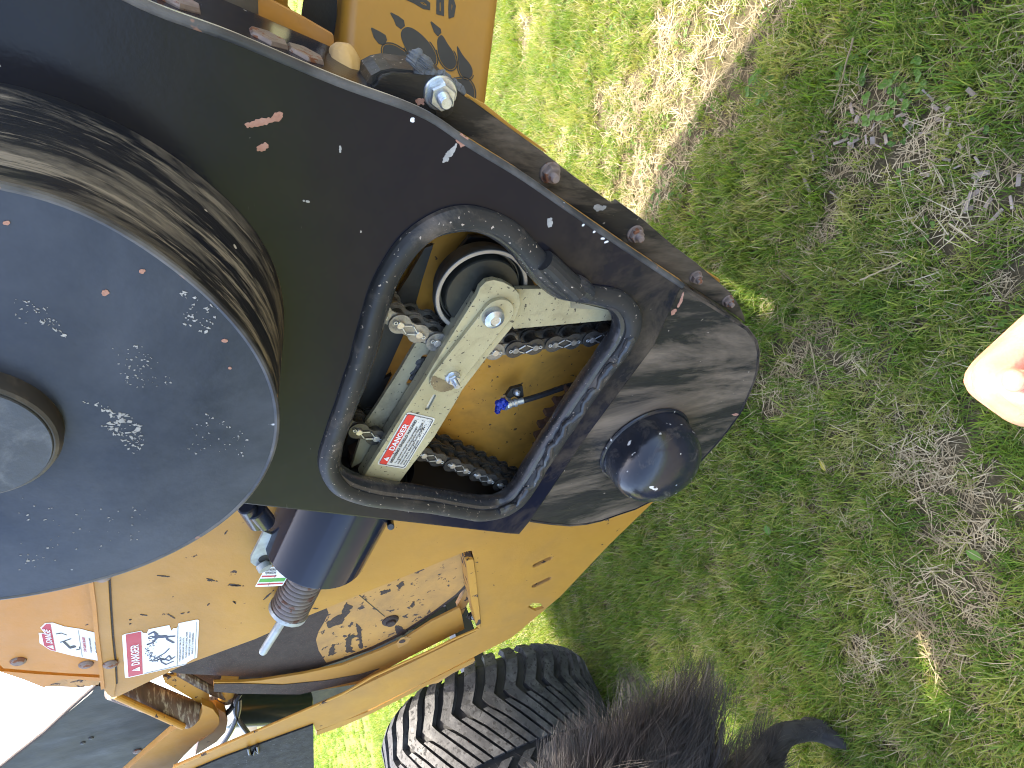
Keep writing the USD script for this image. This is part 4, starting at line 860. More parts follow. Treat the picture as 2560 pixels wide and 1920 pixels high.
# tension gauge sticker
s, W, Hh, flat, text = sticker("tension_sticker", zt([(440, 775), (690, 770), (600, 960), (305, 975)]), PF + 0.083, "small white sticker with green and red bars beside the spring", lambda w, h: rounded(0, 0, w, h, 0.003), M["white"])
part(s, "green_bar", flat(sbox(W * 0.03, Hh * 0.24, W * 0.96, Hh * 0.42), 0.0007, 0.0003), M["green"], smooth=False)
part(s, "red_bar", flat(unary_union([sbox(W * 0.03, Hh * 0.10, W * 0.96, Hh * 0.17), sbox(W * 0.03, Hh * 0.50, W * 0.55, Hh * 0.57)]), 0.0007, 0.0003), M["crimson"], smooth=False)
text("SPRING", W * 0.06, Hh * 0.82, Hh * 0.11, M["ink"], fit=W * 0.36)
text("TENSION", W * 0.06, Hh * 0.66, Hh * 0.11, M["ink"], fit=W * 0.40)
part(s, "tick_marks", flat(unary_union([sbox(W * 0.45, Hh * 0.05, W * 0.465, Hh * 0.2), sbox(W * 0.5, Hh * 0.46, W * 0.515, Hh * 0.62), sbox(W * 0.8, Hh * 0.6, W * 0.81, Hh * 0.72)]), 0.0010, 0.0003), M["ink"], smooth=False)

# ---- upper hood plates at the photo's lower left --------------------------------------------------
HY = PA + 0.020
hood_pl = poly([(-80, 1380), (0, 1380), (120, 1380)] + z4([(555, 430), (572, 640), (590, 830), (612, 1010), (622, 1090), (400, 1080), (230, 1068), (20, 1050), (0, 1030), (-200, 960)]), HY)
hp_ = part(machine, "hood_plate", bevel_slab(hood_pl, HY, 0.006, 0.001), M["orange_lit"], label="orange yellow hood plate with a torn danger sticker")
for q in ((112, 1005), (525, 1025)):
    part(hp_, "carriage_bolt", lathe([(0, 0.0120), (0.002, 0.0115), (0.005, 0.0080), (0.006, 0.0)], un(*z4([q])[0], HY), [0, -1, 0], 24), M["rusty_bolt"])
part(hp_, "hood_fold", slab(poly(z4([(-10, 1048), (230, 1068), (622, 1092), (618, 1112), (540, 1108), (440, 1098), (380, 1100), (270, 1150), (140, 1098)]), HY + 0.012), HY + 0.0065, 0.012), M["orange_lit"])
part(hp_, "under_fold", slab(poly(z4([(270, 1155), (380, 1098), (440, 1110), (618, 1112), (600, 1145), (500, 1160)]), HY + 0.022), HY + 0.02, 0.010), M["yellow_worn"])
def torn2(w, h):
    return Polygon([(w * 0.0, h * 0.0), (w * 0.30, 0.05 * h), (w * 0.34, h * 0.10), (w * 0.52, -0.0 * h), (w * 0.98, h * 0.0), (w * 1.0, h * 0.3), (w * 0.96, h * 0.55), (w * 1.0, h * 0.72), (w * 0.93, h * 0.84), (w * 0.74, h * 0.93), (w * 0.60, h * 0.88), (w * 0.56, h * 0.97), (w * 0.22, h * 0.99), (w * 0.05, h * 0.85), (0.0, h * 0.5)])
s, W, Hh, flat, text = sticker("danger_sticker", [(99, 1618), (84, 1545), (246, 1577), (256, 1653)], HY - 0.0002, "torn danger sticker on the orange hood plate", torn2, M["white"])
bt = torn2(W, Hh)
part(s, "red_band", flat(sbox(0.0, Hh * 0.76, W * 0.97, Hh * 0.93).intersection(bt.buffer(-0.002)), 0.0007, 0.0003), M["crimson"], smooth=False)
text("DANGE", W * 0.30, Hh * 0.79, Hh * 0.09, M["white"], fit=W * 0.45)
part(s, "hazard_triangle", flat(triangle_mark(W * 0.12, Hh * 0.785, Hh * 0.10), 0.0013, 0.0003), M["white"], smooth=False)
part(s, "blade_pictogram", flat(strokes([[(0.40, 0.66), (0.60, 0.48)], [(0.66, 0.70), (0.72, 0.62), (0.70, 0.54)], [(0.25, 0.42), (0.30, 0.36), (0.38, 0.36)]], 0.0009).union(strokes([[(0.28, 0.52), (0.44, 0.60)], [(0.30, 0.50), (0.36, 0.44)]], 0.003)), 0.0010, 0.0003), M["ink"], smooth=False)
part(s, "border", flat(sbox(W * 0.04, Hh * 0.335, W * 0.94, Hh * 0.342), 0.0010, 0.0003), M["ink"], smooth=False)
for k, t in enumerate(("STAY CLEAR OF BLADES", "Do not open or remove guards", "while engine is running.")):
    text(t, W * (0.25 + 0.02 * k), Hh * (0.25 - 0.09 * k), Hh * (0.045, 0.03, 0.03)[k], M["crimson"] if k == 0 else M["ink"], bold=k == 0, fit=W * (0.5, 0.5, 0.4)[k])

# ---- feed roller, its yoke, chute and lower rail ----------------------------------------------------
LY = PA + 0.09
r0_, r1_ = un(*z4([(700, 1150)])[0], LY + 0.02), un(*z4([(1178, 1338)])[0], LY - 0.005)
rrad = 0.030
rol = part(machine, "feed_roller", cyl(r0_, r1_, rrad, n=40, bevel=0.004), M["rusty_roller"], label="rusty scoured steel feed roller")
yk = poly(z4([(1150, 1410), (1215, 1370), (1235, 1310), (1230, 1270), (1300, 1300), (1335, 1350), (1340, 1390), (1300, 1440), (1225, 1480), (1120, 1585), (1050, 1665), (960, 1740), (700, 1740), (900, 1560), (1040, 1440), (1110, 1400)]), LY - 0.03)
yok = part(machine, "roller_yoke", bevel_slab(yk.buffer(0.002).buffer(-0.002), LY - 0.03, 0.016, 0.002), M["yellow"], label="yellow yoke plate at the roller's end")
yk2 = poly(z4([(1235, 1300), (1320, 1292), (1372, 1320), (1388, 1370), (1375, 1440), (1320, 1500), (1240, 1550), (1190, 1580), (1210, 1500), (1300, 1440), (1340, 1390), (1330, 1340)]), LY)
part(yok, "yoke_ear", bevel_slab(yk2, LY, 0.020, 0.002), M["yellow"])
part(yok, "roller_rail", fix(cyl(un(*z4([(700, 1215)])[0], LY - 0.025), un(*z4([(1115, 1405)])[0], LY - 0.035), 0.0075, n=12)), M["yellow_edge"])
chute_px = z4([(560, 1200), (590, 1150), (640, 1180), (760, 1225), (930, 1300), (1110, 1398), (1020, 1460), (900, 1560), (780, 1680), (640, 1800), (-200, 1800), (0, 1645), (280, 1430)])
part(machine, "discharge_chute", bevel_slab(poly(chute_px, LY + 0.055), LY + 0.055, 0.010, 0.002), M["chute"], label="dull grey chute sheet")
part(machine, "chute_edge", fix(sweep([un(*q, LY + 0.054) for q in z4([(590, 1150), (420, 1300), (280, 1430), (0, 1650), (-200, 1800)])], 0.004, 8)), M["rust"])
for q in ((555, 1475), (505, 1505)):
    o = un(*z4([q])[0], LY + 0.0545); part(machine, "chute_rivet", lathe([(0, 0.006), (0.002, 0.005), (0.003, 0)], o, [0, -1, 0], 12), M["dark_metal"])
part(machine, "chute_bolt", lathe([(0, 0.011), (0.003, 0.010), (0.005, 0.0)], un(*z4([(838, 1555)])[0], LY + 0.0545), [0, -1, 0], 16), M["rusty_bolt"])
# things seen between the plates
part(machine, "cross_bar", fix(sweep([un(*q, LY + 0.02) for q in zl([(880, 140), (1050, 240), (1200, 320), (1330, 370)])], 0.010, 10)), M["rusty_roller"])
part(machine, "stained_stay", slab(poly(zl([(740, 190), (900, 175), (1060, 270), (1150, 340), (1160, 440), (1060, 420), (980, 370), (760, 240)]), LY + 0.012), LY + 0.012, 0.010), M["yellow_edge"])
part(machine, "inner_frame", slab(Polygon(xz([(428, 1700), (440, 1650), (600, 1630), (720, 1630), (710, 1700), (610, 1712), (572, 1738), (505, 1725)], LY + 0.05)), LY + 0.05, 0.006), M["rust"])
part(machine, "support_post", fix(cyl(un(*zl([(1340, 180)])[0], LY + 0.03), un(*zl([(1300, 340)])[0], LY + 0.03), 0.020, n=20)), M["yellow"])
part(machine, "oil_tank", fix(cyl(un(*zl([(1330, 470)])[0], LY + 0.10), un(*zl([(2010, 440)])[0], LY + 0.10), 0.050, n=40, bevel=0.006)), M["hydraulic_green"], label="dark glossy tank behind the side plate")
part(machine, "grey_pipe", fix(cyl(un(*zl([(1120, 420)])[0], LY + 0.04), un(*zl([(1400, 370)])[0], LY + 0.04), 0.014, n=20)), M["rusty_roller"])
for pts in ([(1430, 330), (1385, 450), (1400, 540), (1440, 610), (1500, 690)], [(1420, 380), (1395, 560), (1340, 680), (1260, 800)], [(1370, 440), (1320, 500), (1240, 560)]):
    pp = np.array([un(*q, LY + 0.01) for q in zl(pts)])
    part(machine, "hydraulic_hose", fix(sweep(smooth_loop(pp, 30, False, 0) if len(pp) > 3 else np.vstack([np.linspace(pp[0], pp[1], 8), np.linspace(pp[1], pp[2], 8)[1:]]), 0.0065, 10)), M["hose"])
part(machine, "mud_flap", bevel_slab(poly([(783, 1812), (786, 1990), (400, 2040), (200, 2040), (330, 1990), (560, 1893)], PA - 0.004), PA - 0.0045, 0.004, 0.001), M["flap"], label="black rubber flap hanging below the yellow rail")
tie = fix(sweep([un(*q, PA - 0.008) for q in zl([(1500, 820), (1510, 870), (1545, 875), (1560, 830), (1590, 860), (1580, 800)])], 0.004, 8))
part(machine, "cable_tie", tie, M["hose"])
part(machine, "rail_flange", slab(poly(z5([(545, 1440), (700, 1386), (856, 1316), (1170, 1160), (1480, 1000), (1476, 985), (1160, 1140), (850, 1300), (545, 1415)]), PA + 0.02), PA + 0.0085, 0.06), M["yellow"])
part(machine, "rail_bracket", slab(poly(zs([(1120, 1640), (1380, 1530), (1780, 1330), (1820, 1410), (1500, 1570), (1300, 1700), (1000, 1760)]), PA + 0.05), PA + 0.05, 0.03), M["yellow_worn"])

# ---- square yellow beam with the paw decal ------------------------------------------------------------
bdir = ROT @ np.array([193.0 - 1280, 8550.0 - 960, FPX]); bdir /= -np.linalg.norm(bdir)
BO = un(856, 165, 0.76)
bn = np.cross(bdir, [0, 0, 1.0]); bn /= np.linalg.norm(bn)
if bn @ (BO - [0, 0, EYE]) > 0:
    bn = -bn
bdown = np.cross(bdir, bn); bdown /= np.linalg.norm(bdown)
if bdown[2] > 0:
    bdown = -bdown
def bco(px, py):
    q = on_plane(px, py, BO, bn) - BO
    return np.array([q @ bdir, q @ bdown])
hw = np.mean([bco(1213, 260)[1], bco(1243, 20)[1]])
sect = rounded(-0.004, 0, hw + 0.004, 0.16, 0.016)
m_ = trimesh.creation.extrude_polygon(sect.difference(sect.buffer(-0.006)), 1.9, engine="earcut")
v_ = np.array(m_.vertices); bl0 = -0.10
beam = part(machine, "box_beam", fix(trimesh.Trimesh(BO + (v_[:, 2:] + bl0) * bdir + v_[:, :1] * bdown + (v_[:, 1:2]) * -bn, m_.faces, process=False)), M["orange_lit"] if False else M["yellow"], label="square yellow beam with a black paw print on it")
def on_beam(g, lift=0.0006, th=0.0005):
    gs = [p for p in getattr(g, "geoms", [g]) if p.area > 1e-8]
    m2 = cat([trimesh.creation.extrude_polygon(shapely.geometry.polygon.orient(p), th, engine="earcut") for p in gs])
    v = np.array(m2.vertices)
    return trimesh.Trimesh(BO + v[:, :1] * bdir + v[:, 1:2] * bdown + (v[:, 2:] + lift - th) * bn, m2.faces, process=False)
def bpoly(pts, sm=True):
    q = np.array([bco(*p) for p in z2(pts)])
    if sm:
        q = smooth_loop(q, 60)
    return Polygon(q).buffer(0)
paw = [[(1150, 200), (1185, 176), (1240, 195), (1300, 245), (1350, 310), (1375, 370), (1370, 415), (1330, 432), (1270, 430), (1215, 380), (1170, 300)],
       [(1035, 300), (1070, 288), (1140, 315), (1200, 360), (1235, 410), (1240, 440), (1150, 425), (1045, 410), (1030, 350)],
       [(1390, 240), (1405, 228), (1440, 270), (1480, 330), (1502, 390), (1495, 435), (1460, 448), (1425, 425), (1395, 370), (1382, 300)],
       [(1512, 300), (1530, 330), (1560, 375), (1595, 420), (1610, 465), (1600, 500), (1575, 510), (1540, 490), (1520, 440), (1515, 370)],
       [(1470, 530), (1520, 512), (1575, 515), (1605, 545), (1622, 600), (1610, 660), (1540, 700), (1480, 640), (1455, 570)]]
claws = [[(958, 186), (1010, 212), (1042, 232), (1050, 258), (1035, 288), (1005, 278), (975, 240)], [(1083, 88), (1130, 112), (1160, 135), (1166, 165), (1145, 182), (1118, 160), (1105, 125)], [(1343, 146), (1375, 172), (1398, 190), (1402, 210), (1385, 228), (1365, 205)], ]
for g in paw:
    pg = bpoly(g)
    o_ = pg.buffer(0.0022).difference(pg.buffer(0.0009))
    part(beam, "paw_pad", on_beam(pg), M["decal_black"], smooth=False)
    part(beam, "pad_outline", on_beam(o_.intersection(unary_union([Point(*(np.array(pg.centroid.coords[0]) + RNG.normal(0, 0.012, 2))).buffer(0.02) for _ in range(2)]))), M["decal_black"], smooth=False)
for g in claws:
    part(beam, "paw_claw", on_beam(bpoly(g, False).buffer(0.001)), M["decal_black"], smooth=False)
for g in ([(1165, -10), (1300, -10), (1335, 20), (1335, 66), (1290, 58), (1230, 22), (1180, 0)], [(1375, -10), (1425, -10), (1425, 105), (1375, 92)], [(1455, -10), (1490, 0), (1502, 40), (1490, 110), (1455, 122), (1452, 60)]):
    part(beam, "decal_letter", on_beam(bpoly(g, False).difference(bpoly(g, False).buffer(-0.004).difference(bpoly(g, False).buffer(-0.0048)))), M["decal_black"], smooth=False)
wc = un(*zb([(1960, 760)])[0], PF + 0.09)
wb = trimesh.creation.icosphere(3, 0.024); wb.vertices *= [1.3, 1.0, 0.8]; wb.vertices += (meshkit.noise(wb.vertices * 120)[:, None] - 0.5) * 0.006; wb.apply_translation(wc)
part(machine, "weld_blob", wb, M["weld"], smooth=True)

# ---- bearing shaft, orange gusset and bolts above the guard's edge ------------------------------------------
def edge_normal(p, q):
    a, bq = un(*p, PF + 0.03), un(*q, PF + 0.03); t = (bq - a) / np.linalg.norm(bq - a)
    nn = np.array([t[2], 0, -t[0]]); return (nn if nn[0] > 0 else -nn), t
en, et = edge_normal((336, 0), (900, 224))
for q in ((330, 110), (1210, 470), (1570, 620)):
    o = un(*zb([q])[0], PF + 0.045) - en * 0.008
    rbx = part(machine, "rusty_hex_bolt", lathe([(0, 0.021), (0.004, 0.021), (0.005, 0.019)], o, en, 24), M["rusty_bolt"])
    part(rbx, "bolt_head", hexprism(o + en * 0.004, en, 0.0175, 0.014), M["rusty_bolt"], smooth=False)
sh0 = un(550, 40, PF + 0.20)
part(machine, "bearing_shaft", fix(cyl(sh0 + [-0.10, 0, 0], sh0 + [0.9, 0, 0], 0.052, n=48)), M["shaft"], label="weathered brown shaft above the guard")
gus = poly(zb([(1060, 60), (1075, 25), (1130, -10), (1240, 0), (1560, 170), (1870, 350), (1900, 640), (1800, 720), (1380, 560), (1075, 380)]), PF + 0.16)
part(machine, "orange_gusset", bevel_slab(gus, PF + 0.16, 0.010, 0.001), M["orange_lit"], label="orange gusset plate between the shaft and the beam")
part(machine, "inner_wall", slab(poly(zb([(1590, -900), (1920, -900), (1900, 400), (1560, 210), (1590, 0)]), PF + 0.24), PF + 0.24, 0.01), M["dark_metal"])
part(machine, "inner_wall", slab(poly(zb([(980, -900), (1430, -900), (1420, 120), (1250, 60), (1020, 220), (980, 330)]), PF + 0.26), PF + 0.26, 0.01), M["yellow_inner"])

# ---- added hopper, deck, box and deflector, mostly unseen, shaped to cast the broad shade ----
hopper = cat([boxm([-0.10, 1.40, 2.04], [2.2, 1.2, 0.02]), boxm([-0.10, 0.81, 1.72], [2.2, 0.02, 0.62]), boxm([1.0, 1.40, 1.72], [0.02, 1.16, 0.62]), boxm([-1.2, 1.40, 1.72], [0.02, 1.16, 0.62])])
part(machine, "feed_hopper", hopper, M["yellow"], smooth=False)
defl = Polygon([(-0.95, 0.80), (-0.70, 0.80), (0.10, 1.52), (1.2, 2.0), (1.2, 2.06), (-0.95, 2.06)])
part(machine, "rear_deflector", slab(defl, 2.002, 0.012), M["yellow"])
part(machine, "engine_deck", bevel_slab(sbox(-2.75, 0.80, -0.96, 1.14), 1.12, 0.90, 0.02), M["dark_metal"])
part(machine, "engine_box", bevel_slab(sbox(-1.95, 1.15, -0.96, 1.66), 1.10, 0.92, 0.02), M["dark_metal"])
part(machine, "axle_beam", boxm([-2.653, 1.35, 0.43], [0.09, 1.5, 0.09]), M["dark_metal"], smooth=False)
part(machine, "deck_post", boxm([-2.653, 1.35, 0.63], [0.07, 0.07, 0.36]), M["dark_metal"], smooth=False)
part(machine, "jack_leg", cyl([0.9, 1.3, 0.0], [0.9, 1.3, 1.5], 0.03), M["dark_metal"])

# ---- wheel --------------------------------------------------------------------------------------------------
WC = np.array([-2.653, 0.0, 0.432]); YF = 0.958; YN = 0.440
mid = (YF + YN) / 2; hwid = (YF - YN) / 2
prof = [(-hwid + 0.035, 0.20), (-hwid + 0.004, 0.25), (-hwid, 0.315), (-hwid + 0.010, 0.380), (-hwid + 0.030, 0.405), (-hwid + 0.06, 0.416), (0, 0.422), (hwid - 0.06, 0.416), (hwid - 0.030, 0.405), (hwid - 0.010, 0.380), (hwid, 0.315), (hwid - 0.004, 0.25), (hwid - 0.035, 0.20)]
tyre = part(machine, "wheel", lathe([(a, r_) for a, r_ in prof], [WC[0], mid, WC[2]], [0, 1, 0], 96, False), M["tyre_groove"], label="black lugged tyre")
def tread_pt(t, yy, h):
    """t angle, yy from -1 (near shoulder) to 1 (far shoulder)"""
    s = abs(yy); r_ = 0.418 if s < 0.8 else 0.418 - 0.036 * ((s - 0.8) / 0.2) ** 1.6
    if s > 1:
        r_ = 0.382 - (s - 1) * 0.5
    y = mid + np.clip(yy, -1.02, 1.02) * (hwid + 0.002)
    rr = r_ + h
    return np.array([WC[0] + rr * math.cos(t), y + (0.010 * np.sign(yy) if s > 0.95 else 0), WC[2] + rr * math.sin(t)])
NL = 34; dth = 2 * np.pi / NL
def lug(line, w0):
    vs, fs = [], []
    for k, (t, yy, ws) in enumerate(line):
        w = w0 * ws
        for (dt, h) in ((-w * 1.12, -0.010), (-w, 0.022), (w, 0.022), (w * 1.12, -0.010)):
            vs.append(tread_pt(t + dt, yy, h))
    for k in range(len(line) - 1):
        for j in range(3):
            a = k * 4 + j; fs += [(a, a + 1, a + 5), (a, a + 5, a + 4)]
    e = (len(line) - 1) * 4
    fs += [(0, 2, 1), (0, 3, 2), (e, e + 1, e + 2), (e, e + 2, e + 3)]
    return fix(trimesh.Trimesh(np.array(vs), np.array(fs), process=False))
for k in range(NL):
    t = k * dth
    # the long lug: from the far shoulder straight in, a kink, then slanting across to the near half
    ln = [(t - 0.035, 1.04, 1.0), (t - 0.03, 0.95, 1.0), (t - 0.01, 0.8, 1.0), (t + 0.03, 0.62, 1.0), (t + 0.095, 0.44, 1.0), (t + 0.07, 0.36, 1.0), (t - 0.05, 0.10, 0.78), (t - 0.16, -0.16, 0.78), (t - 0.21, -0.28, 0.85)]
    ln2 = [(t - 0.035 + dth / 2, -1.04, 1.0), (t - 0.03 + dth / 2, -0.95, 1.0), (t - 0.01 + dth / 2, -0.8, 1.0), (t + 0.03 + dth / 2, -0.62, 1.0), (t + 0.095 + dth / 2, -0.46, 1.0), (t + 0.02 + dth / 2, -0.36, 0.9)]
    part(tyre, "tread_lug", lug(ln, dth * 0.27), M["tyre"], smooth=20)
    part(tyre, "tread_lug", lug(ln2, dth * 0.27), M["tyre"], smooth=20)
    bar = [(t + dth / 2 + 0.05, 0.31, 0.6), (t + dth / 2 - 0.05, 0.10, 0.85), (t + dth / 2 - 0.16, -0.16, 0.85), (t + dth / 2 - 0.21, -0.28, 0.9)]
    part(tyre, "tread_bar", lug(bar, dth * 0.18), M["tyre"], smooth=20)
rim = lathe([(-hwid + 0.05, 0.02), (-hwid + 0.05, 0.10), (-hwid + 0.09, 0.14), (-hwid + 0.09, 0.19), (-hwid + 0.03, 0.204), (hwid - 0.03, 0.204), (hwid - 0.05, 0.18)], [WC[0], mid, WC[2]], [0, 1, 0], 48, False)
part(tyre, "rim", rim, M["white"])
# wheel on the far side of the axle, hidden by the body
part(machine, "wheel", lathe([(a, r_ + 0.02) for a, r_ in prof], [WC[0], 2.3, WC[2]], [0, 1, 0], 64, False), M["tyre_groove"])


# ================================================================== the lawn
def leaf_look(name, ramp, trans=0.35, rough=0.5, scale=3.0):
    n = {"o": ("object_info", {}), "g": ("geometry", {}), "nz": ("noise_texture", {"scale": scale, "detail": 4.0}),
         "a": ("math", {"math_type": "multiply_add", "value2": 0.55, "value3": 0.0}), "a2": ("math", {"math_type": "multiply_add", "value2": 0.55}),
         "r": ("rgb_ramp", {"ramp": ramp}), "p": ("principled_bsdf", {"roughness": rough, "specular_ior_level": 0.35}), "t": ("translucent_bsdf", {}), "m": ("mix_closure", {"fac": trans}),
         "hv": ("hsv", {"saturation": 1.1, "value": 1.25})}
    l = [("o.random", "a.value1"), ("g.position", "nz.vector"), ("nz.fac", "a2.value1"), ("a.value", "a2.value3"), ("a2.value", "r.fac"), ("r.color", "p.base_color"), ("r.color", "hv.color"), ("hv.color", "t.color"),
         ("p.BSDF", "m.closure1"), ("t.BSDF", "m.closure2")]
    return usdkit.material(stage, f"/World/Looks/{name}", n, l, surface="m.closure")
GREEN = leaf_look("grass_green", [(0.15, (0.058, 0.120, 0.013)), (0.42, (0.112, 0.190, 0.020)), (0.62, (0.185, 0.245, 0.034)), (0.82, (0.32, 0.31, 0.085)), (0.95, (0.46, 0.41, 0.18))])
STRAW = leaf_look("grass_straw", [(0.2, (0.20, 0.155, 0.085)), (0.5, (0.36, 0.29, 0.165)), (0.8, (0.52, 0.44, 0.28))], 0.2, 0.6)
WEED = leaf_look("weed_green", [(0.2, (0.06, 0.135, 0.020)), (0.55, (0.10, 0.20, 0.03)), (0.85, (0.15, 0.25, 0.045))], 0.35, 0.5)
gnodes = {"g": ("geometry", {}), "n1": ("noise_texture", {"scale": 1.6, "detail": 6.0, "roughness": 0.65}), "n2": ("noise_texture", {"scale": 45.0, "detail": 8.0, "roughness": 0.75}),
          "n3": ("noise_texture", {"scale": 240.0, "detail": 4.0, "roughness": 0.7}), "n4": ("noise_texture", {"scale": 0.12, "detail": 4.0}),
          "far": ("rgb_ramp", {"ramp": [(0.3, (0.09, 0.135, 0.022)), (0.55, (0.14, 0.175, 0.035)), (0.75, (0.22, 0.20, 0.08))]}),
          "soil": ("rgb_ramp", {"ramp": [(0.25, (0.035, 0.024, 0.018)), (0.5, (0.10, 0.075, 0.05)), (0.72, (0.24, 0.19, 0.125)), (0.9, (0.36, 0.30, 0.21))]}),
          "ln": ("vector_math", {"math_type": "length"}), "fr": ("map_range", {"from_min": 4.0, "from_max": 11.0, "to_min": 0.12, "to_max": 0.95, "clamp": True}),
          "mx": ("mix", {}), "ad": ("mix_float", {"fac": 0.55}), "p": ("principled_bsdf", {"roughness": 0.9, "specular_ior_level": 0.2}), "b": ("bump", {"distance": 0.012, "strength": 1.0})}
ground_look = usdkit.material(stage, "/World/Looks/soil_and_thatch", gnodes, [("g.position", "n1.vector"), ("g.position", "n2.vector"), ("g.position", "n3.vector"), ("g.position", "n4.vector"), ("g.position", "ln.vector1"), ("ln.value", "fr.value"),
    ("n1.fac", "far.fac"), ("n2.fac", "ad.a"), ("n3.fac", "ad.b"), ("ad.result", "soil.fac"), ("soil.color", "mx.color1"), ("far.color", "mx.color2"), ("fr.result", "mx.fac"), ("mx.color", "p.base_color"), ("n2.fac", "b.height"), ("b.normal", "p.normal")], surface="p.BSDF")
gx = np.unique(np.r_[-600, -200, -60, -25, np.linspace(-8, 4, 97), 25, 60, 200, 600]); gy = np.unique(np.r_[-600, -200, -60, -20, np.linspace(-3, 7, 81), 25, 60, 200, 600])
GX, GY = np.meshgrid(gx, gy, indexing="ij")
def ground_z(x, y):
    p = np.stack([np.asarray(x, float) * 1.4, np.asarray(y, float) * 1.4, np.zeros_like(np.asarray(x, float))], -1)
    f_ = np.clip(1.6 - np.hypot(np.asarray(x) + 1.5, np.asarray(y) - 1) / 8, 0, 1)
    return (meshkit.fbm(p, 4, 3) - 0.5) * 0.055 * f_ - 0.008
GZ = ground_z(GX, GY); nx_, ny_ = GX.shape
idx = np.arange(nx_ * ny_).reshape(nx_, ny_)
quads = np.stack([idx[:-1, :-1], idx[1:, :-1], idx[1:, 1:], idx[:-1, 1:]], -1).reshape(-1, 4)
gm_ = usdkit.mesh(stage, "/World/ground", (np.c_[GX.ravel(), GY.ravel(), GZ.ravel()], quads), ground_look, smooth=True)
meta(gm_, kind="structure")

def blade(base, L, w, head, lean, curl, segs=3):
    """a tapering leaf strip"""
    d = np.array([math.cos(head), math.sin(head), 0]); s = np.array([-d[1], d[0], 0]); vs = []
    p = np.array(base, float); th = lean
    for k in range(segs + 1):
        ww = w * (1 - (k / segs) ** 1.7) * 0.5 + 0.00012
        vs += [p - s * ww, p + s * ww]
        p = p + L / segs * (math.cos(th) * np.array([0, 0, 1]) + math.sin(th) * d); th += curl / segs
    fs = []
    for k in range(segs):
        a = 2 * k; fs += [(a, a + 1, a + 3), (a, a + 3, a + 2)]
    return np.array(vs), np.array(fs)
def tuft(nb, R, Lr, wr, leanr, curlr, rng, flat=False):
    V, Fc, o = [], [], 0
    for k in range(nb):
        a = rng.uniform(0, 2 * np.pi); rr = R * math.sqrt(rng.random())
        v, f2 = blade([rr * math.cos(a), rr * math.sin(a), rng.uniform(0.0, 0.012) if flat else -0.004], rng.uniform(*Lr), rng.uniform(*wr), rng.uniform(0, 2 * np.pi), rng.uniform(*leanr), rng.uniform(*curlr))
        V.append(v); Fc.append(f2 + o); o += len(v)
    return np.vstack(V), np.vstack(Fc)
def weed_mesh(rng, nst=5, big=1.0):
    V, Fc, o = [], [], 0
    for k in range(nst):
        a = 2 * np.pi * k / nst + rng.uniform(-0.4, 0.4); L = rng.uniform(0.02, 0.05) * big; hgt = rng.uniform(0.010, 0.035) * big
        c = np.array([math.cos(a) * L, math.sin(a) * L, hgt])
        st = np.array([[0, 0, 0], [0.0008, 0, 0], c + [0.0008, 0, 0], c]); V.append(st); Fc.append(np.array([(0, 1, 2), (0, 2, 3)]) + o); o += 4
        for j in (-1, 0, 1):
            b2 = a + j * 1.15; l2 = rng.uniform(0.010, 0.018) * big; w2 = l2 * 0.42
            d = np.array([math.cos(b2), math.sin(b2), rng.uniform(-0.2, 0.35)]); s_ = np.array([-d[1], d[0], 0.1])
            lf = np.array([c, c + d * l2 * 0.35 + s_ * w2 * 0.85, c + d * l2 * 0.75 + s_ * w2, c + d * l2 * 1.05, c + d * l2 * 0.75 - s_ * w2, c + d * l2 * 0.35 - s_ * w2 * 0.85, c + d * l2 * 0.55 - [0, 0, 0.0022 * big]])
            V.append(lf); Fc.append(np.array([(6, 0, 1), (6, 1, 2), (6, 2, 3), (6, 3, 4), (6, 4, 5), (6, 5, 0)]) + o); o += 7
    return np.vstack(V), np.vstack(Fc)

def scatter(path, label, category, protos, pts, yaw, scale, which, tilt=0.16):
    pi = UsdGeom.PointInstancer.Define(stage, path)
    meta(pi, label=label, category=category, kind="stuff")
    rel = pi.CreatePrototypesRel()
    for k, (mesh_, mt) in enumerate(protos):
        pm = usdkit.mesh(stage, f"{path}/tuft_{k:03d}", mesh_, mt, smooth=False)
        rel.AddTarget(pm.GetPath())
    pi.CreatePositionsAttr(Vt.Vec3fArray.FromNumpy(pts.astype(np.float32)))
    tx = RNG.normal(0, tilt, len(pts)); ty = RNG.normal(0, tilt, len(pts))
    q = np.c_[np.cos(yaw / 2), tx * 0.5, ty * 0.5, np.sin(yaw / 2)]; q /= np.linalg.norm(q, axis=1)[:, None]
    pi.CreateOrientationsAttr(Vt.QuathArray([Gf.Quath(float(a), float(b_), float(c_), float(d_)) for a, b_, c_, d_ in q]))
    pi.CreateScalesAttr(Vt.Vec3fArray.FromNumpy(np.repeat(scale[:, None], 3, 1).astype(np.float32)))
    pi.CreateProtoIndicesAttr(Vt.IntArray.FromNumpy(which.astype(np.int32)))

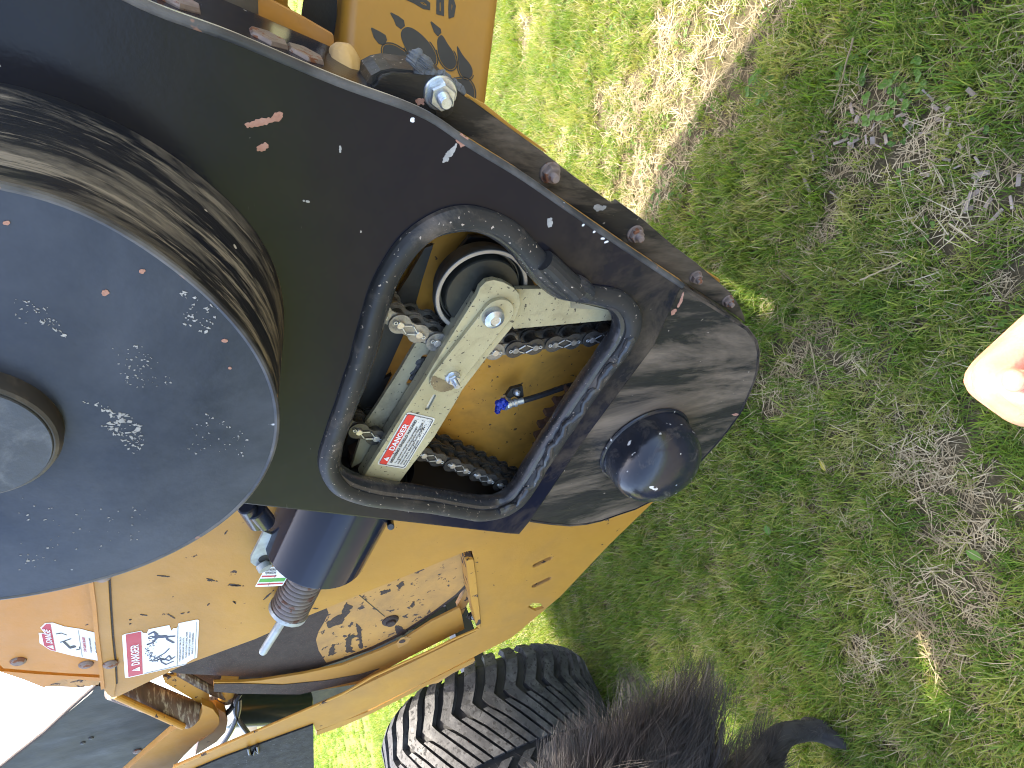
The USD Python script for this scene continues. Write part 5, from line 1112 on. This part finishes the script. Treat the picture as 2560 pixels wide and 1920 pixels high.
def project(p):
    c = (p - [0, 0, EYE]) @ ROT
    z = np.maximum(c[:, 2], 1e-3)
    return 1280 + FPX * c[:, 0] / z, 960 + FPX * c[:, 1] / z, c[:, 2]
DRY = [(gr(px_, py_), r_) for px_, py_, r_ in ((2470, 440, 0.17), (2250, 330, 0.13), (2130, 300, 0.10), (2500, 1720, 0.20), (2400, 1500, 0.10), (2150, 1660, 0.09), (1330, 90, 0.13), (1280, 230, 0.12), (1880, 40, 0.17), (1760, 210, 0.13), (1600, 470, 0.10), (1690, 420, 0.08), (2500, 1300, 0.07), (2060, 560, 0.05), (2330, 560, 0.06), (1900, 1000, 0.05), (2330, 1180, 0.07))]
def bare(x, y):
    """0 where the lawn is thick, 1 on the dry worn places"""
    p = np.stack([x * 2.5, y * 2.5, np.zeros_like(x)], -1)
    w = sum(np.exp(-((x - c[0]) ** 2 + (y - c[1]) ** 2) / (1.3 * r_ * r_)) for c, r_ in DRY)
    return np.clip(w * (0.35 + 1.3 * meshkit.fbm(p * 3, 4, 9)) + (meshkit.fbm(p, 5, 21) - 0.60) * 4.0, 0, 1)
def in_view(n, x0, x1, y0, y1, dmin, dmax, margin=500):
    x = RNG.uniform(x0, x1, n); y = RNG.uniform(y0, y1, n); p = np.c_[x, y, ground_z(x, y)]
    u_, v_, w_ = project(p); d = np.hypot(x, y)
    k = (w_ > 0.2) & (u_ > -margin) & (u_ < 2560 + margin) & (v_ > -margin) & (v_ < 1920 + margin) & (d >= dmin) & (d < dmax)
    return p[k]
near = np.vstack([in_view(100000, -4.6, 1.2, -0.8, 4.4, 0.0, 3.4), in_view(12000, -4, 1.5, -1.5, 4, 0, 3.4, 2500)[::3]])
mids = in_view(110000, -11, 2.5, -0.5, 9.5, 3.4, 9.0, 200)
fars = in_view(60000, -34, 4.0, 0.0, 26, 9.0, 34.0, 100)
rg = np.random.default_rng(5)
gprotos = [(tuft(int(rg.integers(26, 36)), 0.024, (0.018, 0.050), (0.0014, 0.0030), (0.1, 0.8), (0.2, 1.1), rg), GREEN) for _ in range(7)]
lprotos = [(tuft(12, 0.022, (0.035, 0.070), (0.0018, 0.0038), (0.3, 1.1), (0.3, 1.2), rg), GREEN) for _ in range(3)]
sprotos = [(tuft(20, 0.032, (0.02, 0.060), (0.0009, 0.0022), (1.15, 1.6), (-0.25, 0.35), rg, True), STRAW) for _ in range(5)]
wprotos = [(weed_mesh(rg, int(rg.integers(4, 7))), WEED) for _ in range(4)]
def split(P, b_lo):
    bz = bare(P[:, 0], P[:, 1])
    return P[RNG.random(len(P)) > bz * b_lo]
gp = split(near, 0.72)
pale = [(tuft(9, 0.024, (0.022, 0.055), (0.0011, 0.0024), (0.25, 1.15), (0.1, 0.8), rg), STRAW) for _ in range(3)]
allp = gprotos + lprotos + pale
ch_ = RNG.random(len(gp))
wh = np.where(ch_ < 0.66, RNG.integers(0, 7, len(gp)), np.where(ch_ < 0.76, RNG.integers(7, 10, len(gp)), RNG.integers(10, 13, len(gp))))
scatter("/World/lawn_grass", "short green grass blades growing all over the ground round the machine", "grass", allp, gp, RNG.uniform(0, 6.28, len(gp)), RNG.uniform(0.65, 1.2, len(gp)) * (1.1 - 0.4 * bare(gp[:, 0], gp[:, 1])), wh)
gp = np.vstack([split(mids, 0.75), split(fars, 0.5)])
d_ = np.hypot(gp[:, 0], gp[:, 1])
scatter("/World/far_lawn_grass", "sunlit yellow-green lawn grass stretching away beyond the machine", "grass", gprotos, gp, RNG.uniform(0, 6.28, len(gp)), RNG.uniform(0.8, 1.25, len(gp)) * np.clip(0.8 + d_ * 0.09, 1, 2.6), RNG.integers(0, 7, len(gp)))
sn = np.vstack([in_view(26000, -4.6, 1.2, -0.8, 4.4, 0.0, 3.6), in_view(26000, -8, 2, 0, 7, 3.6, 7.0, 200)])
bz = bare(sn[:, 0], sn[:, 1]); sn = sn[RNG.random(len(sn)) < 0.16 + 0.50 * bz]
scatter("/World/dry_straw", "dry straw and dead clippings lying in the lawn", "straw", sprotos, sn, RNG.uniform(0, 6.28, len(sn)), RNG.uniform(0.6, 1.2, len(sn)), RNG.integers(0, 5, len(sn)), 0.05)
wn = in_view(1500, -4, 1.2, -0.6, 4, 0, 4.0)
wz = meshkit.fbm(np.c_[wn[:, :2] * 1.1, np.zeros(len(wn))], 3, 77); wn = wn[wz > 0.56]
scatter("/World/clover_leaves", "small broad clover-like leaves between the grass blades", "weeds", wprotos, wn, RNG.uniform(0, 6.28, len(wn)), RNG.uniform(0.3, 0.7, len(wn)), RNG.integers(0, 4, len(wn)), 0.1)

def on_ground(px, py, lift=0.0):
    p = gr(px, py); p[2] = ground_z(p[0], p[1]) + lift
    return p
# weeds one can tell apart
for (px, py, sc_, lab) in ((2222, 265, 0.95, "bright green broad-leaved weed beside the bare soil near the photo's upper right"), (2140, 170, 0.8, "small pale weed beside the thin dry stem"), (1905, 215, 0.85, "leafy weed at the shadow's edge in the upper part of the photo"), (2275, 205, 0.85, "grassy weed with wide arching leaves nearest the upper right corner")):
    o = on_ground(px, py)
    w = thing("weed", lab, "weed", loc=o)
    mv = weed_mesh(np.random.default_rng(int(px)), 11, sc_)
    part(w, "leaves", mv, WEED, smooth=False)
for (a, b2, rr, lab, mt) in (((2166, 700), (2276, 656), 0.0022, "pale straight twig lying alone on shaded grass", "twig"), ((2146, 98), (2102, 275), 0.0022, "long thin dry stem lying near the weeds", "stem"), ((2040, 855), (2064, 970), 0.0014, "thin pale straw stalk standing in shaded grass left of the bare skin", "stalk"), ((2392, 560), (2470, 610), 0.0018, "short dry stalk beside wood chips", "stalk")):
    p0, p1 = on_ground(*a, 0.034), on_ground(*b2, 0.040)
    path = np.linspace(p0, p1, 9); path += (meshkit.noise(path * 60)[:, None] - 0.5) * 0.006
    t = thing("dry_" + ("twig" if mt == "twig" else "stalk"), lab, mt)
    part(t, "shaft", fix(sweep(path, np.linspace(rr, rr * 0.5, 9), 7)), STRAW)
    if mt == "twig":
        part(t, "side_shoot", fix(sweep(np.linspace(path[5], path[5] + [0.02, -0.01, 0.008], 4), rr * 0.4, 6)), STRAW)
YLEAF = leaf_look("yellow_leaf", [(0, (0.42, 0.36, 0.05)), (1, (0.34, 0.33, 0.06))], 0.3)
for (px, py, mt, lab) in ((2062, 1148, YLEAF, "small yellow leaf lying in the shaded grass below the dome cap"), (2480, 1392, WEED, "light green leaf lying on the grass near the photo's right edge"), (1940, 1335, WEED, "green leaf lying in the grass in front of the dome cap")):
    o = on_ground(px, py, 0.035); t = thing("fallen_leaf", lab, "leaf", loc=o)
    a = px * 0.7; d = np.array([math.cos(a), math.sin(a), 0.15]); s_ = np.array([-d[1], d[0], 0.3]); s_ /= np.linalg.norm(s_)
    L = 0.030; ts = np.linspace(0, 1, 9); ws = 0.009 * np.sin(np.pi * ts) ** 0.8
    V = np.vstack([np.array([d * L * k - s_ * w + [0, 0, 0.003], d * L * k, d * L * k + s_ * w + [0, 0, 0.003]]) for k, w in zip(ts, ws)])
    F2 = [q for k in range(8) for j in (0, 1) for q in ((3 * k + j, 3 * k + j + 1, 3 * k + j + 4), (3 * k + j, 3 * k + j + 4, 3 * k + j + 3))]
    part(t, "blade", (V, np.array(F2)), mt, smooth=True)
    part(t, "midrib", fix(sweep(np.linspace(-d * 0.006, d * L, 6) + [0, 0, 0.0006], 0.0006, 5)), STRAW)
chips = []
for k in range(70):
    cx, cy_ = [(2420, 445), (2150, 330), (2330, 330), (1960, 300), (2050, 420)][k % 5]
    o = on_ground(cx + RNG.normal(0, 70), cy_ + RNG.normal(0, 60), RNG.uniform(0.002, 0.014))
    bx = trimesh.creation.box([RNG.uniform(0.012, 0.04), RNG.uniform(0.003, 0.009), RNG.uniform(0.0012, 0.003)])
    bx.apply_transform(trimesh.transformations.euler_matrix(RNG.normal(0, 0.25), RNG.normal(0, 0.25), RNG.uniform(0, 6.28))); bx.apply_translation(o); chips.append(bx)
CHIP = look("wood_chip", C(0.22, 0.16, 0.12), C(0.40, 0.34, 0.28), scale=40, rough=(0.7, 0.9), bump=0.0004)
p_ = usdkit.mesh(stage, "/World/wood_chips", cat(chips), CHIP, smooth=False); meta(p_, label="scattered weathered wood chips on the bare soil", category="wood chips", kind="stuff")

# ================================================================== the dog
DF_ = np.array([-0.757, -0.653, 0]); DL = np.array([0.653, -0.757, 0])
paw_at = gr(2072, 1806)
DO = paw_at + DF_ * 0.012 + DL * 0.085; DO[2] = 0
def D(x, y, z):
    return DO + DF_ * x + DL * y + np.array([0, 0, z])
def hull_mesh(bones, refine=0.010, smooth_it=12):
    tot = None
    for (pa, ra), (pb, rb_) in bones:
        a = m3.Manifold.sphere(ra, 20).translate(list(map(float, pa))); b_ = m3.Manifold.sphere(rb_, 20).translate(list(map(float, pb)))
        h = m3.Manifold.batch_hull([a, b_]); tot = h if tot is None else tot + h
    tot = tot.refine_to_length(refine); mm = tot.to_mesh()
    t = trimesh.Trimesh(mm.vert_properties[:, :3], mm.tri_verts, process=True)
    trimesh.smoothing.filter_taubin(t, 0.5, -0.53, smooth_it)
    return t
J = lambda x, y, z, r_: (D(x, y, z), r_)
bones = []
def chain_b(*js):
    for a, b_ in zip(js[:-1], js[1:]):
        bones.append((a, b_))
chain_b(J(0.02, 0, 0.45, 0.085), J(0.22, 0, 0.44, 0.10), J(0.42, 0, 0.42, 0.125), J(0.58, 0, 0.45, 0.105), J(0.68, 0, 0.56, 0.075), J(0.74, 0, 0.62, 0.075), J(0.83, 0, 0.60, 0.040), J(0.89, 0, 0.585, 0.030))
for sy, fx in ((-1, 0.0), (1, 0.20)):
    y = 0.085 * sy
    chain_b(J(0.02 + fx * 0.3, y * 0.7, 0.40, 0.082), J(0.075 + fx * 0.8, y, 0.285, 0.060), J(-0.035 + fx, y, 0.165, 0.027), J(-0.012 + fx, y, 0.06, 0.023), J(0.000 + fx, y, 0.030, 0.029))
    for ty in (-0.050, -0.024, 0.024, 0.050):
        chain_b(J(-0.004 + fx, y + ty * 0.5, 0.030, 0.018), J(0.034 + fx - abs(ty) * 0.5, y + ty * 1.15, 0.022, 0.0150))
for sy, fx in ((-1, -0.06), (1, 0.05)):
    y = 0.085 * sy
    chain_b(J(0.55, y * 0.7, 0.42, 0.070), J(0.52 + fx * 0.5, y, 0.27, 0.045), J(0.56 + fx, y, 0.13, 0.027), J(0.56 + fx, y, 0.05, 0.022), J(0.57 + fx, y, 0.026, 0.024))
    for ty in (-0.018, -0.006, 0.006, 0.018):
        chain_b(J(0.565 + fx, y + ty * 0.7, 0.024, 0.014), J(0.60 + fx - abs(ty) * 0.4, y + ty, 0.014, 0.0105))
for sy in (-1, 1):
    chain_b(J(0.72, 0.055 * sy, 0.68, 0.024), J(0.70, 0.075 * sy, 0.62, 0.020), J(0.71, 0.08 * sy, 0.57, 0.010))
TAILC = [D(-0.02, 0, 0.47), D(-0.06, 0, 0.47), D(-0.085, 0.0, 0.53), D(-0.08, 0, 0.63), D(-0.05, 0, 0.72), D(0.0, 0, 0.80)]
tj = [(p, r_) for p, r_ in zip(TAILC, (0.034, 0.028, 0.024, 0.020, 0.016, 0.010))]
chain_b(*tj)
dog = thing("dog", "shaggy black-brown dog with a plumed tail beside the lugged tyre", "dog")
FUR_SKIN = look("dog_skin", C(0.012, 0.010, 0.009), C(0.02, 0.016, 0.014), rough=(0.6, 0.8))
body_m = hull_mesh(bones)
part(dog, "body", body_m, FUR_SKIN, smooth=True)
for sy in (-1, 1):
    e_ = trimesh.creation.icosphere(2, 0.010); e_.apply_translation(D(0.795, 0.034 * sy, 0.640)); part(dog, "eye", e_, M["hose"], smooth=True)
ns = trimesh.creation.icosphere(2, 0.016); ns.vertices *= [1, 1.1, 0.8]; ns.apply_translation(D(0.918, 0, 0.592)); part(dog, "nose", ns, M["hose"], smooth=True)
fn = {"o": ("hair_info", {}), "g": ("geometry", {}), "nz": ("noise_texture", {"scale": 26.0, "detail": 3.0}), "r": ("rgb_ramp", {"ramp": [(0.35, (0.007, 0.006, 0.006)), (0.52, (0.022, 0.016, 0.013)), (0.68, (0.045, 0.033, 0.027))]}), "p": ("principled_bsdf", {"roughness": 0.42, "specular_ior_level": 0.45})}
FUR = usdkit.material(stage, "/World/Looks/dog_fur", fn, [("g.position", "nz.vector"), ("nz.fac", "r.fac"), ("r.color", "p.base_color")], surface="p.BSDF")
def curves(parent, name, strands, w0, mat):
    path = numbered(parent, name)
    c = UsdGeom.BasisCurves.Define(stage, path)
    c.CreateTypeAttr("linear"); c.CreateWrapAttr("nonperiodic")
    k = strands.shape[1]
    c.CreateCurveVertexCountsAttr(Vt.IntArray.FromNumpy(np.full(len(strands), k, np.int32)))
    c.CreatePointsAttr(Vt.Vec3fArray.FromNumpy(strands.reshape(-1, 3).astype(np.float32)))
    w = np.repeat((w0 * RNG.uniform(0.7, 1.3, len(strands)))[:, None], k, 1) * np.linspace(1, 0.25, k)[None]
    c.CreateWidthsAttr(Vt.FloatArray.FromNumpy(w.ravel().astype(np.float32))); c.SetWidthsInterpolation("vertex")
    UsdShade.MaterialBindingAPI.Apply(c.GetPrim()).Bind(mat)
    meta(c, kind="stuff")
def strands_from(P, N, L, flow, droop, k=7, clump=0.5):
    out = [P]; d = N + flow; d = d / np.linalg.norm(d, axis=1)[:, None]; p = P.copy()
    for i in range(k - 1):
        p = p + d * (L / (k - 1))[:, None]; out.append(p)
        d = d + droop + RNG.normal(0, 0.05, d.shape); d = d / np.linalg.norm(d, axis=1)[:, None]
    S = np.stack(out, 1)
    nc = max(len(P) // 26, 1); ci = RNG.choice(len(P), nc, replace=False)
    _, w = cKDTree(P[ci]).query(P)
    tt_ = (np.linspace(0, 1, k) ** 1.2 * clump)[None, :, None]
    return S * (1 - tt_) + S[ci][w] * tt_
pts_, fi = trimesh.sample.sample_surface(body_m, 16000, seed=4)
nn_ = body_m.face_normals[fi]
loc_x = (pts_ - DO) @ DF_
L_ = np.where(pts_[:, 2] < 0.20, 0.007, np.where(loc_x < 0.12, 0.080, 0.04)) * RNG.uniform(0.7, 1.25, len(pts_))
curves(dog, "coat", strands_from(pts_, nn_ * 0.55, L_, -DF_ * 0.55 + np.array([0, 0, -0.55]), np.array([0, 0, -0.10])), 0.0011, FUR)
tc = smooth_loop(np.array(TAILC), 200, closed=False)
NS = 4200
ti = RNG.integers(20, 200, NS); P0 = tc[ti] + RNG.normal(0, 0.010, (NS, 3))
N0 = -DF_ * RNG.uniform(0.55, 1.1, (NS, 1)) + DL * RNG.normal(0, 0.28, (NS, 1)) + np.array([0, 0, 1.0]) * RNG.normal(0.05, 0.42, (NS, 1))
L0 = RNG.uniform(0.15, 0.28, NS)
curves(dog, "tail_plume", strands_from(P0, N0, L0, np.zeros(3), np.array([0, 0, -0.05]), 9, 0.78), 0.0016, FUR)

# ================================================================== the photographer's hand at the picture's edge
HD = 0.31
def hp3(px, py, dz=0.0):
    d = ray(px, py); return d * ((HD + dz) / FPX) + [0, 0, EYE]
SC_ = HD / FPX
hcv = ROT @ np.array([0, 0, 1.0])
hb2, tips = [], []
for i, (ax, ay, r_) in enumerate(((2462, 952, 0.0088), (2452, 950, 0.0094), (2470, 952, 0.0090), (2505, 955, 0.0080))):
    dz = 0.002 + 0.0172 * i
    pip = hp3(ax, ay, dz); mcp = hp3(ax + 178, ay - 150, dz + 0.003); dip = hp3(ax + 122, ay + 92, dz); tip = hp3(ax + 215, ay + 40, dz + 0.002)
    hb2 += [((pip, r_), (mcp, r_ * 1.22)), ((pip, r_), (dip, r_ * 0.92)), ((dip, r_ * 0.92), (tip, r_ * 0.82)), ((mcp, r_ * 1.22), (hp3(2900, 905, dz * 0.8), 0.015)), ((hp3(ax + 100, ay - 20, dz), r_ * 1.0), (hp3(ax + 190, ay - 40, dz), r_ * 1.1))]
    tips.append(tip)
wr = hp3(2960, 930, 0.022)
hb2 += [((wr, 0.023), (hp3(2880, 880, 0.030), 0.018)), ((wr, 0.023), (hp3(2880, 960, 0.022), 0.018)), ((wr, 0.024), (hp3(4200, 1000, 0.10), 0.042)),
        ((hp3(2860, 960, -0.004), 0.015), (hp3(2700, 1010, -0.010), 0.0115)), ((hp3(2700, 1010, -0.010), 0.0115), (hp3(2590, 985, -0.012), 0.0100)), ((hp3(2590, 985, -0.012), 0.0100), (hp3(2540, 955, -0.012), 0.0085))]
tips.append(hp3(2535, 952, -0.019))
hand_m = hull_mesh(hb2, 0.004, 10)
SKIN = usdkit.material(stage, "/World/Looks/skin", {"g": ("geometry", {}), "nz": ("noise_texture", {"scale": 60.0, "detail": 5.0}), "r": ("rgb_ramp", {"ramp": [(0.35, (0.44, 0.185, 0.115)), (0.65, (0.52, 0.25, 0.17))]}),
    "vo": ("voronoi_texture", {"scale": 700.0}), "b": ("bump", {"distance": 0.0002, "strength": 0.6}), "p": ("principled_bsdf", {"roughness": 0.45, "subsurface_weight": 0.25, "subsurface_radius": (1.0, 0.35, 0.2), "subsurface_scale": 0.004})},
    [("g.position", "nz.vector"), ("nz.fac", "r.fac"), ("r.color", "p.base_color"), ("g.position", "vo.vector"), ("vo.distance", "b.height"), ("b.normal", "p.normal")], surface="p.BSDF")
person = thing("person", "bare sunlit bent hand of a person over the shaded grass", "person")
part(person, "hand", hand_m, SKIN, smooth=True)
nl = []
for tp_ in tips:
    s_ = trimesh.creation.icosphere(2, 0.0052); s_.vertices *= [1.0, 1.0, 0.7]; s_.apply_translation(tp_); nl.append(s_)
for s_ in nl:
    part(person, "nail", s_, SKIN, smooth=True)
